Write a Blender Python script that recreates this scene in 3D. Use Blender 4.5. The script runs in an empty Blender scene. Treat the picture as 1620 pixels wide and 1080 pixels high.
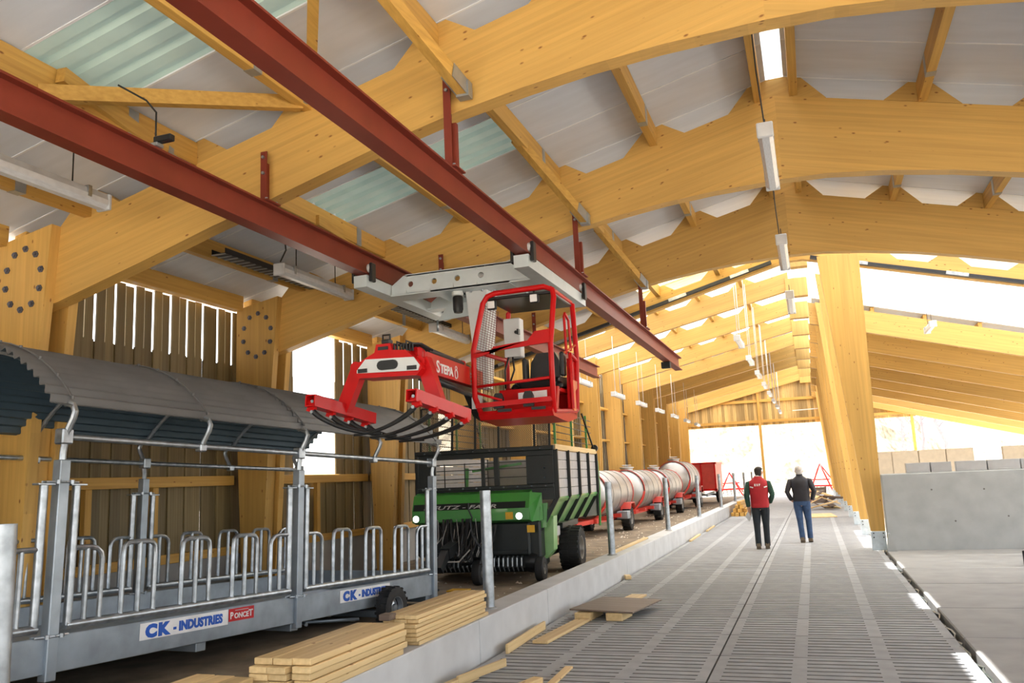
import bpy, bmesh, math, random
from math import sin, cos, pi, radians as R
from mathutils import Vector as V, Matrix, Euler
random.seed(7)
S = bpy.context.scene
COL = S.collection

# ------------------------------------------------------------------ camera
cam = bpy.data.cameras.new('camera'); cam.sensor_width = 36; cam.lens = 29.78; cam.clip_end = 600
co = bpy.data.objects.new('camera', cam); COL.objects.link(co)
def cam_axes(yaw, p, r):
    yaw, p, r = R(yaw), R(p), R(r)
    f = V((-sin(yaw)*cos(p), cos(yaw)*cos(p), sin(p))); rt = V((cos(yaw), sin(yaw), 0)); up = rt.cross(f)
    return cos(r)*rt + sin(r)*up, -sin(r)*rt + cos(r)*up, -f
ax = cam_axes(19.0114, 9.3127, -2.5096)
co.matrix_world = Matrix(((ax[0].x, ax[1].x, ax[2].x, 0), (ax[0].y, ax[1].y, ax[2].y, 0), (ax[0].z, ax[1].z, ax[2].z, 1.67), (0, 0, 0, 1)))
S.camera = co

# ------------------------------------------------------------------ sky, sun, exposure
w = bpy.data.worlds.new('sky'); S.world = w; w.use_nodes = True
nt = w.node_tree; bg = nt.nodes['Background']
sk = nt.nodes.new('ShaderNodeTexSky'); sk.sky_type = 'NISHITA'; sk.sun_disc = False
sk.sun_elevation = R(79); sk.sun_rotation = R(-60); sk.air_density = 1.0; sk.dust_density = 3.0; sk.ozone_density = 1.0
hs = nt.nodes.new('ShaderNodeHueSaturation'); hs.inputs['Saturation'].default_value = 0.35
nt.links.new(sk.outputs[0], hs.inputs['Color']); nt.links.new(hs.outputs[0], bg.inputs[0]); bg.inputs[1].default_value = 0.5
sl = bpy.data.lights.new('sun', 'SUN'); sl.energy = 9; sl.angle = R(0.6); sl.color = (1, .975, .94)
so = bpy.data.objects.new('sun', sl); COL.objects.link(so)
so.rotation_euler = V((.17, -.095, -1)).to_track_quat('-Z', 'Y').to_euler()
S.view_settings.view_transform = 'Standard'; S.view_settings.look = 'None'
S.view_settings.gamma = 1; S.view_settings.use_curve_mapping = False
S.view_settings.exposure = 0.74

# ------------------------------------------------------------------ materials
MATS = {}
def mk(name):
    m = bpy.data.materials.new(name); m.use_nodes = True; MATS[name] = m
    return m, m.node_tree.nodes, m.node_tree.links, m.node_tree.nodes['Principled BSDF']
def node(N, t, **k):
    n = N.new(t)
    for a, b in k.items(): setattr(n, a, b)
    return n
def ramp(N, L, src, stops):
    r = N.new('ShaderNodeValToRGB'); e = r.color_ramp.elements
    while len(e) < len(stops): e.new(0.5)
    for q, (p, c) in zip(e, stops): q.position = p; q.color = (*c, 1)
    L.new(src, r.inputs[0]); return r
def plain(name, col, rough=.5, metal=0, var=.12, scale=6, bump=0, rnd=0, stretch=(1, 1, 1), coat=0):
    m, N, L, P = mk(name)
    tc = N.new('ShaderNodeTexCoord'); mp = N.new('ShaderNodeMapping'); mp.inputs['Scale'].default_value = stretch
    L.new(tc.outputs['Object'], mp.inputs[0])
    no = N.new('ShaderNodeTexNoise'); no.inputs['Scale'].default_value = scale; no.inputs['Detail'].default_value = 5
    L.new(mp.outputs[0], no.inputs['Vector'])
    c0 = tuple(max(0, c*(1-var)) for c in col); c1 = tuple(min(1, c*(1+var)) for c in col)
    r = ramp(N, L, no.outputs['Fac'], [(.3, c0), (.7, c1)])
    out = r.outputs[0]
    if rnd:
        oi = N.new('ShaderNodeObjectInfo'); h = N.new('ShaderNodeHueSaturation')
        ma = N.new('ShaderNodeMapRange'); ma.inputs[3].default_value = 1-rnd; ma.inputs[4].default_value = 1+rnd
        L.new(oi.outputs['Random'], ma.inputs[0]); L.new(ma.outputs[0], h.inputs['Value']); L.new(out, h.inputs['Color']); out = h.outputs[0]
    L.new(out, P.inputs['Base Color']); P.inputs['Roughness'].default_value = rough; P.inputs['Metallic'].default_value = metal
    if coat: P.inputs['Coat Weight'].default_value = coat
    if bump:
        b = N.new('ShaderNodeBump'); b.inputs['Strength'].default_value = bump; b.inputs['Distance'].default_value = .02
        L.new(no.outputs['Fac'], b.inputs['Height']); L.new(b.outputs[0], P.inputs['Normal'])
    return m
def wood(name, col, axis, slope=0, rnd=.12, knots=1, contrast=.16, lam=0, rough=.55):
    """grain along axis (0,1,2); slope tilts an x grain in the xz plane; lam adds thin glue lines across z or x"""
    m, N, L, P = mk(name)
    tc = N.new('ShaderNodeTexCoord'); rt = N.new('ShaderNodeMapping'); rt.inputs['Rotation'].default_value = (0, slope, 0)
    L.new(tc.outputs['Object'], rt.inputs[0])
    sc = [26, 26, 26]; sc[axis] = .8
    mp = N.new('ShaderNodeMapping'); mp.inputs['Scale'].default_value = sc; L.new(rt.outputs[0], mp.inputs[0])
    n1 = N.new('ShaderNodeTexNoise'); n1.inputs['Scale'].default_value = 1; n1.inputs['Detail'].default_value = 4; L.new(mp.outputs[0], n1.inputs['Vector'])
    d = tuple(c*(1-contrast*k) for c, k in zip(col, (1, 1.35, 1.9))); l = tuple(min(1, c*(1+contrast*.8)) for c in col)
    r = ramp(N, L, n1.outputs['Fac'], [(.3, d), (.72, l)]); out = r.outputs[0]
    if lam:
        sp = N.new('ShaderNodeSeparateXYZ'); L.new(rt.outputs[0], sp.inputs[0])
        mm = node(N, 'ShaderNodeMath', operation='MULTIPLY'); mm.inputs[1].default_value = 1/.045; L.new(sp.outputs[2 if axis == 0 else 0], mm.inputs[0])
        fl = node(N, 'ShaderNodeMath', operation='FLOOR'); L.new(mm.outputs[0], fl.inputs[0])
        wn = node(N, 'ShaderNodeTexWhiteNoise', noise_dimensions='1D'); L.new(fl.outputs[0], wn.inputs['W'])
        mr = N.new('ShaderNodeMapRange'); mr.inputs[3].default_value = 1-lam; mr.inputs[4].default_value = 1+lam; L.new(wn.outputs['Value'], mr.inputs[0])
        h0 = N.new('ShaderNodeHueSaturation'); L.new(mr.outputs[0], h0.inputs['Value']); L.new(out, h0.inputs['Color']); out = h0.outputs[0]
    if knots:
        ks = [9, 9, 9]; ks[axis] = 4.2
        m2 = N.new('ShaderNodeMapping'); m2.inputs['Scale'].default_value = ks; L.new(rt.outputs[0], m2.inputs[0])
        vo = N.new('ShaderNodeTexVoronoi'); vo.inputs['Scale'].default_value = 1; L.new(m2.outputs[0], vo.inputs['Vector'])
        kr = ramp(N, L, vo.outputs['Distance'], [(.05, (1, 1, 1)), (.115, (0, 0, 0))])
        mx = node(N, 'ShaderNodeMix', data_type='RGBA'); L.new(kr.outputs[0], mx.inputs[0]); L.new(out, mx.inputs[6])
        mx.inputs[7].default_value = (col[0]*.42, col[1]*.27, col[2]*.2, 1); out = mx.outputs[2]
    if rnd:
        oi = N.new('ShaderNodeObjectInfo'); h = N.new('ShaderNodeHueSaturation')
        ma = N.new('ShaderNodeMapRange'); ma.inputs[3].default_value = 1-rnd; ma.inputs[4].default_value = 1+rnd
        L.new(oi.outputs['Random'], ma.inputs[0]); L.new(ma.outputs[0], h.inputs['Value']); L.new(out, h.inputs['Color']); out = h.outputs[0]
    L.new(out, P.inputs['Base Color']); P.inputs['Roughness'].default_value = rough
    return m
GLU = (.62, .375, .10)
wood('glulam_left', GLU, 0, slope=R(14), lam=.06, contrast=.09)
wood('glulam_right', GLU, 0, slope=R(-14), lam=.06, contrast=.09)
wood('glulam_upright', GLU, 2, lam=.06, contrast=.09)
wood('timber_along', (.61, .36, .085), 1)
wood('timber_across', (.61, .36, .085), 0)
wood('timber_upright', (.61, .36, .085), 2)
wood('spruce', (.72, .53, .27), 1, rnd=.15, contrast=.12)
wood('cladding', (.20, .155, .075), 2, rnd=.28, contrast=.28)
wood('gable_cladding', (.50, .36, .15), 2, rnd=.1, contrast=.3)
wood('plywood', (.17, .125, .10), 0, rnd=.05, knots=0)
plain('concrete', (.345, .34, .33), .85, var=.1, scale=2.5, bump=.15)
plain('low_wall', (.56, .565, .57), .85, var=.08, scale=3, bump=.15)
plain('concrete_wall', (.45, .465, .46), .85, var=.09, scale=3, bump=.15)
plain('slat_concrete', (.345, .352, .36), .8, var=.1, scale=5, bump=.1, rnd=.06)
plain('slot_side', (.16, .15, .14), .9, var=.2, scale=8)  # darker tone stands in for the shade down in the slots
plain('block', (.5, .5, .5), .9, var=.06, rnd=.08)
plain('precast', (.55, .47, .36), .9, var=.08, rnd=.06)
plain('earth', (.22, .17, .115), .95, var=.35, scale=3, bump=.6)
plain('yard', (.62, .55, .45), .95, var=.15, scale=.8, bump=.3)
plain('pit', (.02, .02, .02), .9)
plain('roof_underside', (.70, .75, .83), .42, var=.05, scale=1.2, stretch=(1, 6, 1), rnd=.05)
plain('joint_white', (.85, .88, .92), .35, var=.03)
plain('galvanised', (.40, .44, .48), .36, .85, var=.28, scale=12)
plain('galvanised_plate', (.33, .38, .43), .42, .6, var=.2, scale=4)
plain('sheet_grey', (.155, .157, .16), .5, .2, var=.12, scale=3)
plain('sheet_blue', (.05, .085, .115), .5, .1, var=.1, scale=3)
plain('rust_red', (.215, .038, .022), .42, .0, var=.1, scale=3)
plain('shoe_zinc', (.62, .70, .76), .4, .3, var=.12, scale=14)
plain('dark_zinc', (.14, .14, .17), .5, .5)
plain('bracket_zinc', (.38, .41, .43), .4, .7, var=.15)
plain('red_paint', (.58, .008, .009), .32, 0, var=.05, coat=.06)
plain('tank_red', (.55, .05, .035), .4, 0, var=.1)
plain('grille_dark', (.16, .02, .03), .5)
plain('orange_paint', (.80, .17, .05), .35)
plain('crane_grey', (.60, .67, .69), .35, .1, var=.05)
plain('crane_white', (.72, .75, .75), .35, 0, var=.04)
plain('black_steel', (.018, .02, .022), .4, .2, var=.2)
plain('black_vinyl', (.012, .012, .013), .3, 0, var=.2)
plain('rubber', (.018, .018, .019), .75, 0, var=.25, scale=14)
plain('tray_black', (.03, .033, .038), .5, .3)
plain('wagon_black', (.010, .014, .014), .45, .1, var=.2)
plain('wagon_green', (.06, .29, .05), .3, 0, var=.06, coat=.4)
plain('wagon_pale_green', (.25, .48, .18), .35, 0, var=.06, coat=.3)
plain('wagon_board', (.47, .46, .47), .5, 0, var=.08, rnd=.05)
plain('tank_steel', (.43, .42, .41), .38, .75, var=.12, scale=2.5)
plain('lamp_housing', (.62, .64, .66), .4, .1)
plain('lamp_diffuser', (.75, .77, .79), .25, 0, var=.08, scale=12, stretch=(6, 1, 1))
plain('cable_black', (.02, .02, .02), .6)
plain('cable_white', (.75, .72, .66), .5)
plain('rope', (.35, .34, .32), .8)
plain('sticker_yellow', (.75, .42, .02), .5)
plain('white_paint', (.82, .82, .82), .45)
plain('text_blue', (.015, .10, .50), .4)
plain('text_white', (.8, .8, .8), .4)
plain('text_grey', (.5, .5, .5), .4)
plain('text_red', (.45, .01, .01), .4)
plain('sign_red', (.55, .01, .015), .4)
plain('skin', (.55, .32, .22), .55)
plain('hair', (.02, .013, .01), .6)
plain('cap_grey', (.55, .52, .50), .9, var=.2, scale=30)
plain('vest_red', (.42, .012, .02), .7, var=.12, scale=8, bump=.3)
plain('sweater_green', (.025, .07, .05), .9, var=.2, scale=20)
plain('trousers_dark', (.018, .024, .032), .85, var=.2, scale=10, bump=.2)
plain('jeans', (.035, .075, .17), .85, var=.3, scale=10, bump=.2)
plain('jacket_dark', (.016, .016, .024), .6, var=.3, scale=9, bump=.35)
plain('shoe', (.12, .09, .06), .7)
plain('paper', (.6, .63, .68), .7)
plain('rock', (.36, .30, .205), .95, var=.5, scale=2.6, bump=.8)
plain('bark', (.33, .29, .30), .9)
plain('foil', (.03, .045, .045), .35)
MATS['red_paint'].node_tree.nodes['Principled BSDF'].inputs['Specular IOR Level'].default_value = .22
MATS['rust_red'].node_tree.nodes['Principled BSDF'].inputs['Specular IOR Level'].default_value = .3
def emit(name, col, s):
    m, N, L, P = mk(name); P.inputs['Base Color'].default_value = (*col, 1)
    P.inputs['Emission Color'].default_value = (*col, 1); P.inputs['Emission Strength'].default_value = s
emit('reflector_glow', (1, 1, 1), 3)  # glare of the wagon's reflectors put in as emission; no lamps
def sheet(name, col, tr, rough=.3):
    m, N, L, P = mk(name); P.inputs['Base Color'].default_value = (*col, 1); P.inputs['Roughness'].default_value = rough
    t = N.new('ShaderNodeBsdfTranslucent'); t.inputs[0].default_value = (*col, 1)
    tc = N.new('ShaderNodeTexCoord'); no = N.new('ShaderNodeTexNoise'); no.inputs['Scale'].default_value = 3
    L.new(tc.outputs['Object'], no.inputs['Vector'])
    r = ramp(N, L, no.outputs['Fac'], [(.3, tuple(c*.85 for c in col)), (.7, col)]); L.new(r.outputs[0], P.inputs['Base Color'])
    x = N.new('ShaderNodeMixShader'); x.inputs[0].default_value = tr
    L.new(P.outputs[0], x.inputs[1]); L.new(t.outputs[0], x.inputs[2]); L.new(x.outputs[0], N['Material Output'].inputs[0])
sheet('rooflight', (.42, .54, .48), .035)
sheet('rooflight_clear', (.9, .9, .88), .42)
sheet('rooflight_far_fill', (.85, .84, .8), .45)  # translucent sheet added over the far hall as unseen fill light
sheet('rooflight_warm', (.92, .86, .60), .5)
def meshmat(name, col):      # woven wire screen: fine wires with open gaps
    m, N, L, P = mk(name); P.inputs['Base Color'].default_value = (*col, 1)
    tc = N.new('ShaderNodeTexCoord'); k = N.new('ShaderNodeTexChecker'); k.inputs['Scale'].default_value = 60
    L.new(tc.outputs['Object'], k.inputs[0]); t = N.new('ShaderNodeBsdfTransparent'); x = N.new('ShaderNodeMixShader')
    ma = node(N, 'ShaderNodeMath', operation='MULTIPLY'); ma.inputs[1].default_value = .75; L.new(k.outputs['Fac'], ma.inputs[0])
    L.new(ma.outputs[0], x.inputs[0]); L.new(P.outputs[0], x.inputs[1]); L.new(t.outputs[0], x.inputs[2]); L.new(x.outputs[0], N['Material Output'].inputs[0])
meshmat('wire_screen', (.12, .1, .08))
def striped(name):     # sawn gable boards, tone changes board by board
    m = MATS['gable_cladding']; N, L = m.node_tree.nodes, m.node_tree.links; P = N['Principled BSDF']
    src = P.inputs['Base Color'].links[0].from_socket
    tc = N.new('ShaderNodeTexCoord'); sp = N.new('ShaderNodeSeparateXYZ'); L.new(tc.outputs['Object'], sp.inputs[0])
    a = node(N, 'ShaderNodeMath', operation='DIVIDE'); a.inputs[1].default_value = .18; L.new(sp.outputs[0], a.inputs[0])
    f = node(N, 'ShaderNodeMath', operation='FLOOR'); L.new(a.outputs[0], f.inputs[0])
    wn = node(N, 'ShaderNodeTexWhiteNoise', noise_dimensions='1D'); L.new(f.outputs[0], wn.inputs['W'])
    mr = N.new('ShaderNodeMapRange'); mr.inputs[3].default_value = .6; mr.inputs[4].default_value = 1.5; L.new(wn.outputs['Value'], mr.inputs[0])
    h = N.new('ShaderNodeHueSaturation'); L.new(mr.outputs[0], h.inputs['Value']); L.new(src, h.inputs['Color']); L.new(h.outputs[0], P.inputs['Base Color'])
striped('x')

# ------------------------------------------------------------------ helpers
class MB:
    def __init__(s): s.v = []; s.f = []; s.m = []; s.sm = []
    def add(s, vs, fs, mi=0, smooth=False):
        o = len(s.v); s.v += [tuple(v) for v in vs]
        for f in fs: s.f.append(tuple(i+o for i in f)); s.m.append(mi); s.sm.append(smooth)
        return s
    def box(s, x0, x1, y0, y1, z0, z1, mi=0, M=None):
        vs = [V((x, y, z)) for z in (z0, z1) for y in (y0, y1) for x in (x0, x1)]
        if M: vs = [M @ v for v in vs]
        return s.add(vs, [(0, 2, 3, 1), (4, 5, 7, 6), (0, 1, 5, 4), (2, 6, 7, 3), (0, 4, 6, 2), (1, 3, 7, 5)], mi)
    def bbox(s, x0, x1, y0, y1, z0, z1, b=.01, mi=0, M=None):      # box with chamfered edges
        X, Y, Z = (x0, x1), (y0, y1), (z0, z1); vs = []; idx = {}
        for i in (0, 1):
            for j in (0, 1):
                for k in (0, 1):
                    p = (X[i], Y[j], Z[k]); d = [b if q == 0 else -b for q in (i, j, k)]
                    for a in range(3):
                        q = [p[0]+d[0], p[1]+d[1], p[2]+d[2]]; q[a] = p[a]; idx[(i, j, k, a)] = len(vs); vs.append(V(q))
        fs = []
        for a in range(3):
            o1, o2 = [(1, 2), (2, 0), (0, 1)][a]
            for e in (0, 1):
                c = []
                for u, v in ((0, 0), (1, 0), (1, 1), (0, 1)):
                    t = [0, 0, 0]; t[a] = e; t[o1] = u; t[o2] = v; c.append(idx[(*t, a)])
                fs.append(tuple(c if e else c[::-1]))
        for a in range(3):
            o1, o2 = [(1, 2), (2, 0), (0, 1)][a]
            for u in (0, 1):
                for v in (0, 1):
                    q = []
                    for e, f in ((0, o1), (0, o2), (1, o2), (1, o1)):
                        t = [0, 0, 0]; t[a] = e; t[o1] = u; t[o2] = v; q.append(idx[(*t, f)])
                    fs.append(tuple(q))
        for i in (0, 1):
            for j in (0, 1):
                for k in (0, 1): fs.append(tuple(idx[(i, j, k, a)] for a in range(3)))
        if M: vs = [M @ v for v in vs]
        return s.add(vs, fs, mi)
    def prism(s, poly, a0, a1, axis=1, mi=0):
        """poly in the other two axes; axis 1: (x,z), axis 0: (y,z), axis 2: (x,y)"""
        def mkp(p, a): return {1: (p[0], a, p[1]), 0: (a, p[0], p[1]), 2: (p[0], p[1], a)}[axis]
        n = len(poly); vs = [mkp(p, a0) for p in poly] + [mkp(p, a1) for p in poly]
        fs = [tuple(range(n)), tuple(range(2*n-1, n-1, -1))] + [(i, i+n, (i+1) % n+n, (i+1) % n) for i in range(n)]
        return s.add(vs, fs, mi)
    def bar(s, p, q, w, h, mi=0, up=(0, 0, 1)):
        p, q = V(p), V(q); d = (q-p).normalized(); u = V(up)
        if abs(d.dot(u)) > .98: u = V((0, 1, 0))
        x = d.cross(u).normalized(); z = x.cross(d).normalized()
        vs = [c + x*sx*w/2 + z*sz*h/2 for c in (p, q) for sz in (-1, 1) for sx in (-1, 1)]
        return s.add(vs, [(0, 1, 3, 2), (4, 6, 7, 5), (0, 4, 5, 1), (2, 3, 7, 6), (0, 2, 6, 4), (1, 5, 7, 3)], mi)
    def tube(s, pts, r, n=8, mi=0, caps=True):
        pts = [V(p) for p in pts]; rs = r if isinstance(r, (list, tuple)) else [r]*len(pts)
        vs = []; prev = None
        for i, p in enumerate(pts):
            d = (pts[min(i+1, len(pts)-1)] - pts[max(i-1, 0)]).normalized()
            if prev is None: a = d.orthogonal().normalized()
            else: a = (prev - d*prev.dot(d)).normalized()
            prev = a; b = d.cross(a)
            for k in range(n): vs.append(p + (a*cos(2*pi*k/n) + b*sin(2*pi*k/n))*rs[i])
        fs = [(i*n+k, i*n+(k+1) % n, (i+1)*n+(k+1) % n, (i+1)*n+k) for i in range(len(pts)-1) for k in range(n)]
        s.add(vs, fs, mi, True)
        if caps: o = len(s.v)-len(vs); s.f += [tuple(o+k for k in range(n))[::-1], tuple(o+len(vs)-n+k for k in range(n))]; s.m += [mi, mi]; s.sm += [False, False]
        return s
    def lathe(s, prof, c, axis=2, n=24, mi=0):
        """prof: (radius, along) pairs round an axis through c"""
        vs = []
        for r, a in prof:
            for k in range(n):
                u, v = r*cos(2*pi*k/n), r*sin(2*pi*k/n)
                p = {2: (u, v, a), 1: (u, a, v), 0: (a, u, v)}[axis]; vs.append(V(c)+V(p))
        fs = [(i*n+k, i*n+(k+1) % n, (i+1)*n+(k+1) % n, (i+1)*n+k) for i in range(len(prof)-1) for k in range(n)]
        return s.add(vs, fs, mi, True)
    def build(s, name, mats, parent=None, loc=None, rot=None):
        me = bpy.data.meshes.new(name); me.from_pydata(s.v, [], s.f)
        me.polygons.foreach_set('material_index', s.m); me.polygons.foreach_set('use_smooth', s.sm)
        for m in (mats if isinstance(mats, (list, tuple)) else [mats]): me.materials.append(MATS[m])
        bm = bmesh.new(); bm.from_mesh(me); bmesh.ops.recalc_face_normals(bm, faces=bm.faces)
        for e in bm.edges:
            if len(e.link_faces) == 2 and e.calc_face_angle(0) > .7: e.smooth = False
        bm.to_mesh(me); bm.free()
        return link(name, me, parent, loc, rot)
def link(name, data, parent=None, loc=None, rot=None):
    o = bpy.data.objects.new(name, data); COL.objects.link(o)
    if parent: o.parent = parent
    if loc is not None: o.location = loc
    if rot is not None: o.rotation_euler = rot
    return o
def tag(o, label=None, cat=None, group=None, kind=None):
    for k, v in (('label', label), ('category', cat), ('group', group), ('kind', kind)):
        if v: o[k] = v
    return o
def thing(name, label, cat, loc=(0, 0, 0), rot=(0, 0, 0), group=None):
    o = link(name, None, None, loc, rot); o.empty_display_size = .1
    return tag(o, label, cat, group)
def struct(name, loc=(0, 0, 0)): return tag(link(name, None, None, loc), kind='structure')
def dup(root, loc=None, rot=None, label=None, group=None):
    def cp(o, par):
        c = o.copy(); COL.objects.link(c); c.parent = par
        for ch in o.children: cp(ch, c)
        return c
    r = cp(root, None)
    if loc is not None: r.location = loc
    if rot is not None: r.rotation_euler = rot
    return tag(r, label, None, group)
def text(name, s, size, mat, parent, M, ext=.002, shear=0, sx=1, bold=0, sp=1):
    """lettering as a thin raised mesh; M places it (x right, y up, z out)"""
    c = bpy.data.curves.new(name, 'FONT'); c.body = s; c.size = size; c.extrude = ext; c.shear = shear; c.align_x = 'LEFT'; c.offset = bold; c.space_character = sp; c.resolution_u = 3
    t = bpy.data.objects.new(name, c); COL.objects.link(t); bpy.context.view_layer.update()
    me = bpy.data.meshes.new_from_object(t.evaluated_get(bpy.context.evaluated_depsgraph_get()))
    bpy.data.objects.remove(t); me.materials.clear(); me.materials.append(MATS[mat])
    me.transform(M @ Matrix.Diagonal((sx, 1, 1, 1)))
    return link(name, me, parent)
def frame_m(o, x, y):      # matrix from origin, x direction, y direction
    x, y = V(x).normalized(), V(y).normalized(); z = x.cross(y)
    return Matrix(((x.x, y.x, z.x, o[0]), (x.y, y.y, z.y, o[1]), (x.z, y.z, z.z, o[2]), (0, 0, 0, 1)))
def arc(c, r, a0, a1, n, plane='xz', sx=1):
    out = []
    for i in range(n+1):
        a = a0+(a1-a0)*i/n; u, v = r*cos(a)*sx, r*sin(a)
        out.append(V(c)+V({'xz': (u, 0, v), 'yz': (0, u, v), 'xy': (u, v, 0)}[plane]))
    return out
def skin(name, verts, edges, radii, mats, parent, sub=2):
    me = bpy.data.meshes.new(name); me.from_pydata(verts, edges, []); o = link(name, me)
    md = o.modifiers.new('s', 'SKIN'); md.use_smooth_shade = True
    for d, r in zip(me.skin_vertices[0].data, radii): d.radius = r if isinstance(r, tuple) else (r, r)
    me.skin_vertices[0].data[0].use_root = True
    sb = o.modifiers.new('d', 'SUBSURF'); sb.levels = sub
    bpy.context.view_layer.update()
    m2 = bpy.data.meshes.new_from_object(o.evaluated_get(bpy.context.evaluated_depsgraph_get()))
    bpy.data.objects.remove(o); m2.materials.clear(); m2.materials.append(MATS[mats])
    for p in m2.polygons: p.use_smooth = True
    return link(name, m2, parent)

BAY = 4.05
YF = [6.7 + BAY*i for i in range(13)]            # front faces of the frames; 0-2 arched, 3 low tie frame, 4-12 straight
RZ = lambda x: 6.62-.25*abs(x)                   # underside of the near roof
RF = lambda x: 7.95-.226*abs(x)                  # underside of the far left roof
RR = lambda x: 6.90-.268*x                       # underside of the far right roof

# ------------------------------------------------------------------ ground and floors
fl = struct('floor')
MB().box(-3.15, 1.1, 2, 56, -.62, -.6).build('pit_bottom', 'pit', fl)
slab = MB(); W = 2.09
xs = [.0, .09, .64, .76, 1.33, 1.45, 2.0, 2.09]
for i in range(0, 7, 2): slab.box(xs[i], xs[i+1], 0, 1.026, -.14, 0)
for i in (1, 3, 5):
    for k in range(8):
        y0 = 0 if k == 0 else k*.1385-.041; y1 = min(1.026, (k+1)*.1385-.075)
        slab.box(xs[i], xs[i+1], y0, y1, -.14, 0)
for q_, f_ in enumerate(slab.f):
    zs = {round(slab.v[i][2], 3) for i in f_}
    if len(zs) > 1: slab.m[q_] = 1  # side faces take the dark colour so the slots look shaded
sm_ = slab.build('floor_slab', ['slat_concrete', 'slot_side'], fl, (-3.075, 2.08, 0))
first = True
for r in range(28):
    for c in range(2):
        loc = (-3.075+c*2.105, 2.08+1.04*r, 0)
        if first: first = False; continue
        o = sm_.copy(); COL.objects.link(o); o.parent = fl; o.location = loc
for r in range(13):
    for c in range(2): MB().bbox(0, 2.09, 0, 2.06, -.14, 0, .006).build('floor_slab', 'slat_concrete', fl, (-3.075+c*2.105, 31.2+2.075*r, 0))
tag(MB().box(-8.4, -3.45, 1.5, 56, -.1, .1).build('trim_1', 'earth'), kind='structure')
# rough scatter on the earth floor: stones and clods
st = MB(); rg = random.Random(3)
for i in range(420):
    x, y = rg.uniform(-6.3, -3.55), rg.uniform(9, 40); r = rg.uniform(.008, .03)
    st.add([(x-r, y-r, .1), (x+r, y-r*.7, .1), (x+r*.8, y+r, .1), (x-r*.9, y+r*.8, .1), (x, y, .1+r*1.1)], [(0, 1, 4), (1, 2, 4), (2, 3, 4), (3, 0, 4)])
tag(st.build('gravel', 'yard'), 'loose stones scattered over the brown earth strip beside the low wall', 'gravel', kind='stuff')
tag(MB().box(-60, 60, 56, 140, -.2, -.02).build('ground', 'yard'), kind='structure')
for a, b, c, d in ((-60, 60, -60, 1.5), (12, 60, 1.5, 56), (-60, -8.4, 1.5, 56)): tag(MB().box(a, b, c, d, -.2, -.02).build('ground', 'yard'), kind='structure')
tag(MB().box(1.17, 12, 18.6, 56, -.2, -.02).build('trim_2', 'yard'), kind='structure')
# raised feeding passage on the right, cast in bays
pf = struct('trim_3')
for y0, y1 in ((1.9, 3.2), (3.22, 5.25), (5.27, 7.3), (7.32, 9.3), (9.32, 11.12), (11.14, 13.3), (13.32, 15.2), (15.22, 18.29)):
    MB().bbox(1.19, 9, y0, y1, -.3, .02, .012).build('slab', 'concrete', pf)
fo = MB(); pts = []
for i in range(120):
    y = 2+i*.137; pts.append((1.11+.02*sin(i*1.7)+.012*sin(i*.6), y))
for k in range(len(pts)-1):
    (xa, ya), (xb, yb) = pts[k], pts[k+1]; za, zb = -.02+.02*sin(k*.9), -.02+.02*sin((k+1)*.9)
    fo.add([(xa, ya, -.25), (xb, yb, -.25), (xb+.02, yb, zb), (xa+.02, ya, za), (xa+.035, ya, -.25), (xb+.035, yb, -.25), (xb+.035, yb, zb+.01), (xa+.035, ya, za+.01)],
           [(0, 1, 2, 3), (3, 2, 6, 7), (7, 6, 5, 4)], 0, True)
tag(fo.build('plastic_foil', 'foil'), 'crumpled dark plastic foil in the joint beside the right platform', 'foil')
# low wall between passage and earth floor
lw = struct('wall_low')
ys = [1.9, 4.45, 7.75, 9.95, 14.5, 17.2, 21.5, 26, 30.5, 35, 40, 45, 50, 55.8]
for a, b in zip(ys, ys[1:]): MB().bbox(-3.45, -3.12, a, b-.008, -.1, .38, .008).build('wall_section', 'low_wall', lw)
# right cross wall
rw = struct('wall_right')
MB().bbox(1.23, 9, 18.3, 18.55, -.1, 1.48, .02).build('cross_wall', 'concrete_wall', rw)
for x, z in ((3.0, 1.13), (2.1, 1.15), (3.35, .62), (2.45, .55)): MB().lathe([(0, -.003), (.017, -.003), (.017, .0)], (x, 18.299, z), 1, 10).build('tie_hole', 'slot_side', rw)
MB().prism([(1.19, -.02), (1.23, .35), (1.27, .35), (1.36, .02), (1.36, -.02)], 18.1, 18.31).build('cove', 'concrete_wall', rw)
bt = struct('wall_back_right')
for k in range(10):
    x0 = 1.62+.79*k; x1 = x0+.775
    if 4.9 < x0+.4 < 5.8: MB().bbox(x0, x1, 30, 30.2, -.1, 1.5, .02).build('panel', 'precast', bt)
    else: MB().bbox(x0, x1, 30, 30.2, -.1, 2.07, .02).build('panel', 'precast', bt)

# ------------------------------------------------------------------ left wall
wl = struct('wall_left')
MB().bbox(-8.4, -8.2, 1.8, 55.9, -.1, .8, .01).build('wall_base', 'concrete', wl)
MB().box(-8.28, -8.22, -3.4, 1.9, -.1, 4.5).build('added_rear_cladding', 'cladding', wl)  # unseen wall added behind the viewpoint to cut light from the rear
def plank(h0, h1, hs, name='plank'):   # one weathered board: full width below hs, narrower above so daylight shows
    m = MB()
    m.prism([(-.0835, h0), (.0835, h0), (.0835, hs), (-.0835, hs)], -.012, .012, 0)
    m.prism([(-.067, hs), (.067, hs), (.067, h1), (-.067, h1)], -.012, .012, 0)
    o = m.build(name, 'cladding', wl); return o
def holes(y): return (12.39, 13.63) if 12.39 < y < 13.63 else (18.3, 19.55) if 18.3 < y < 19.55 else (33.4, 34.3) if 33.4 < y < 34.3 else None
pr = {}
y = 2.0; n = 0; farm = MB()
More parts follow.
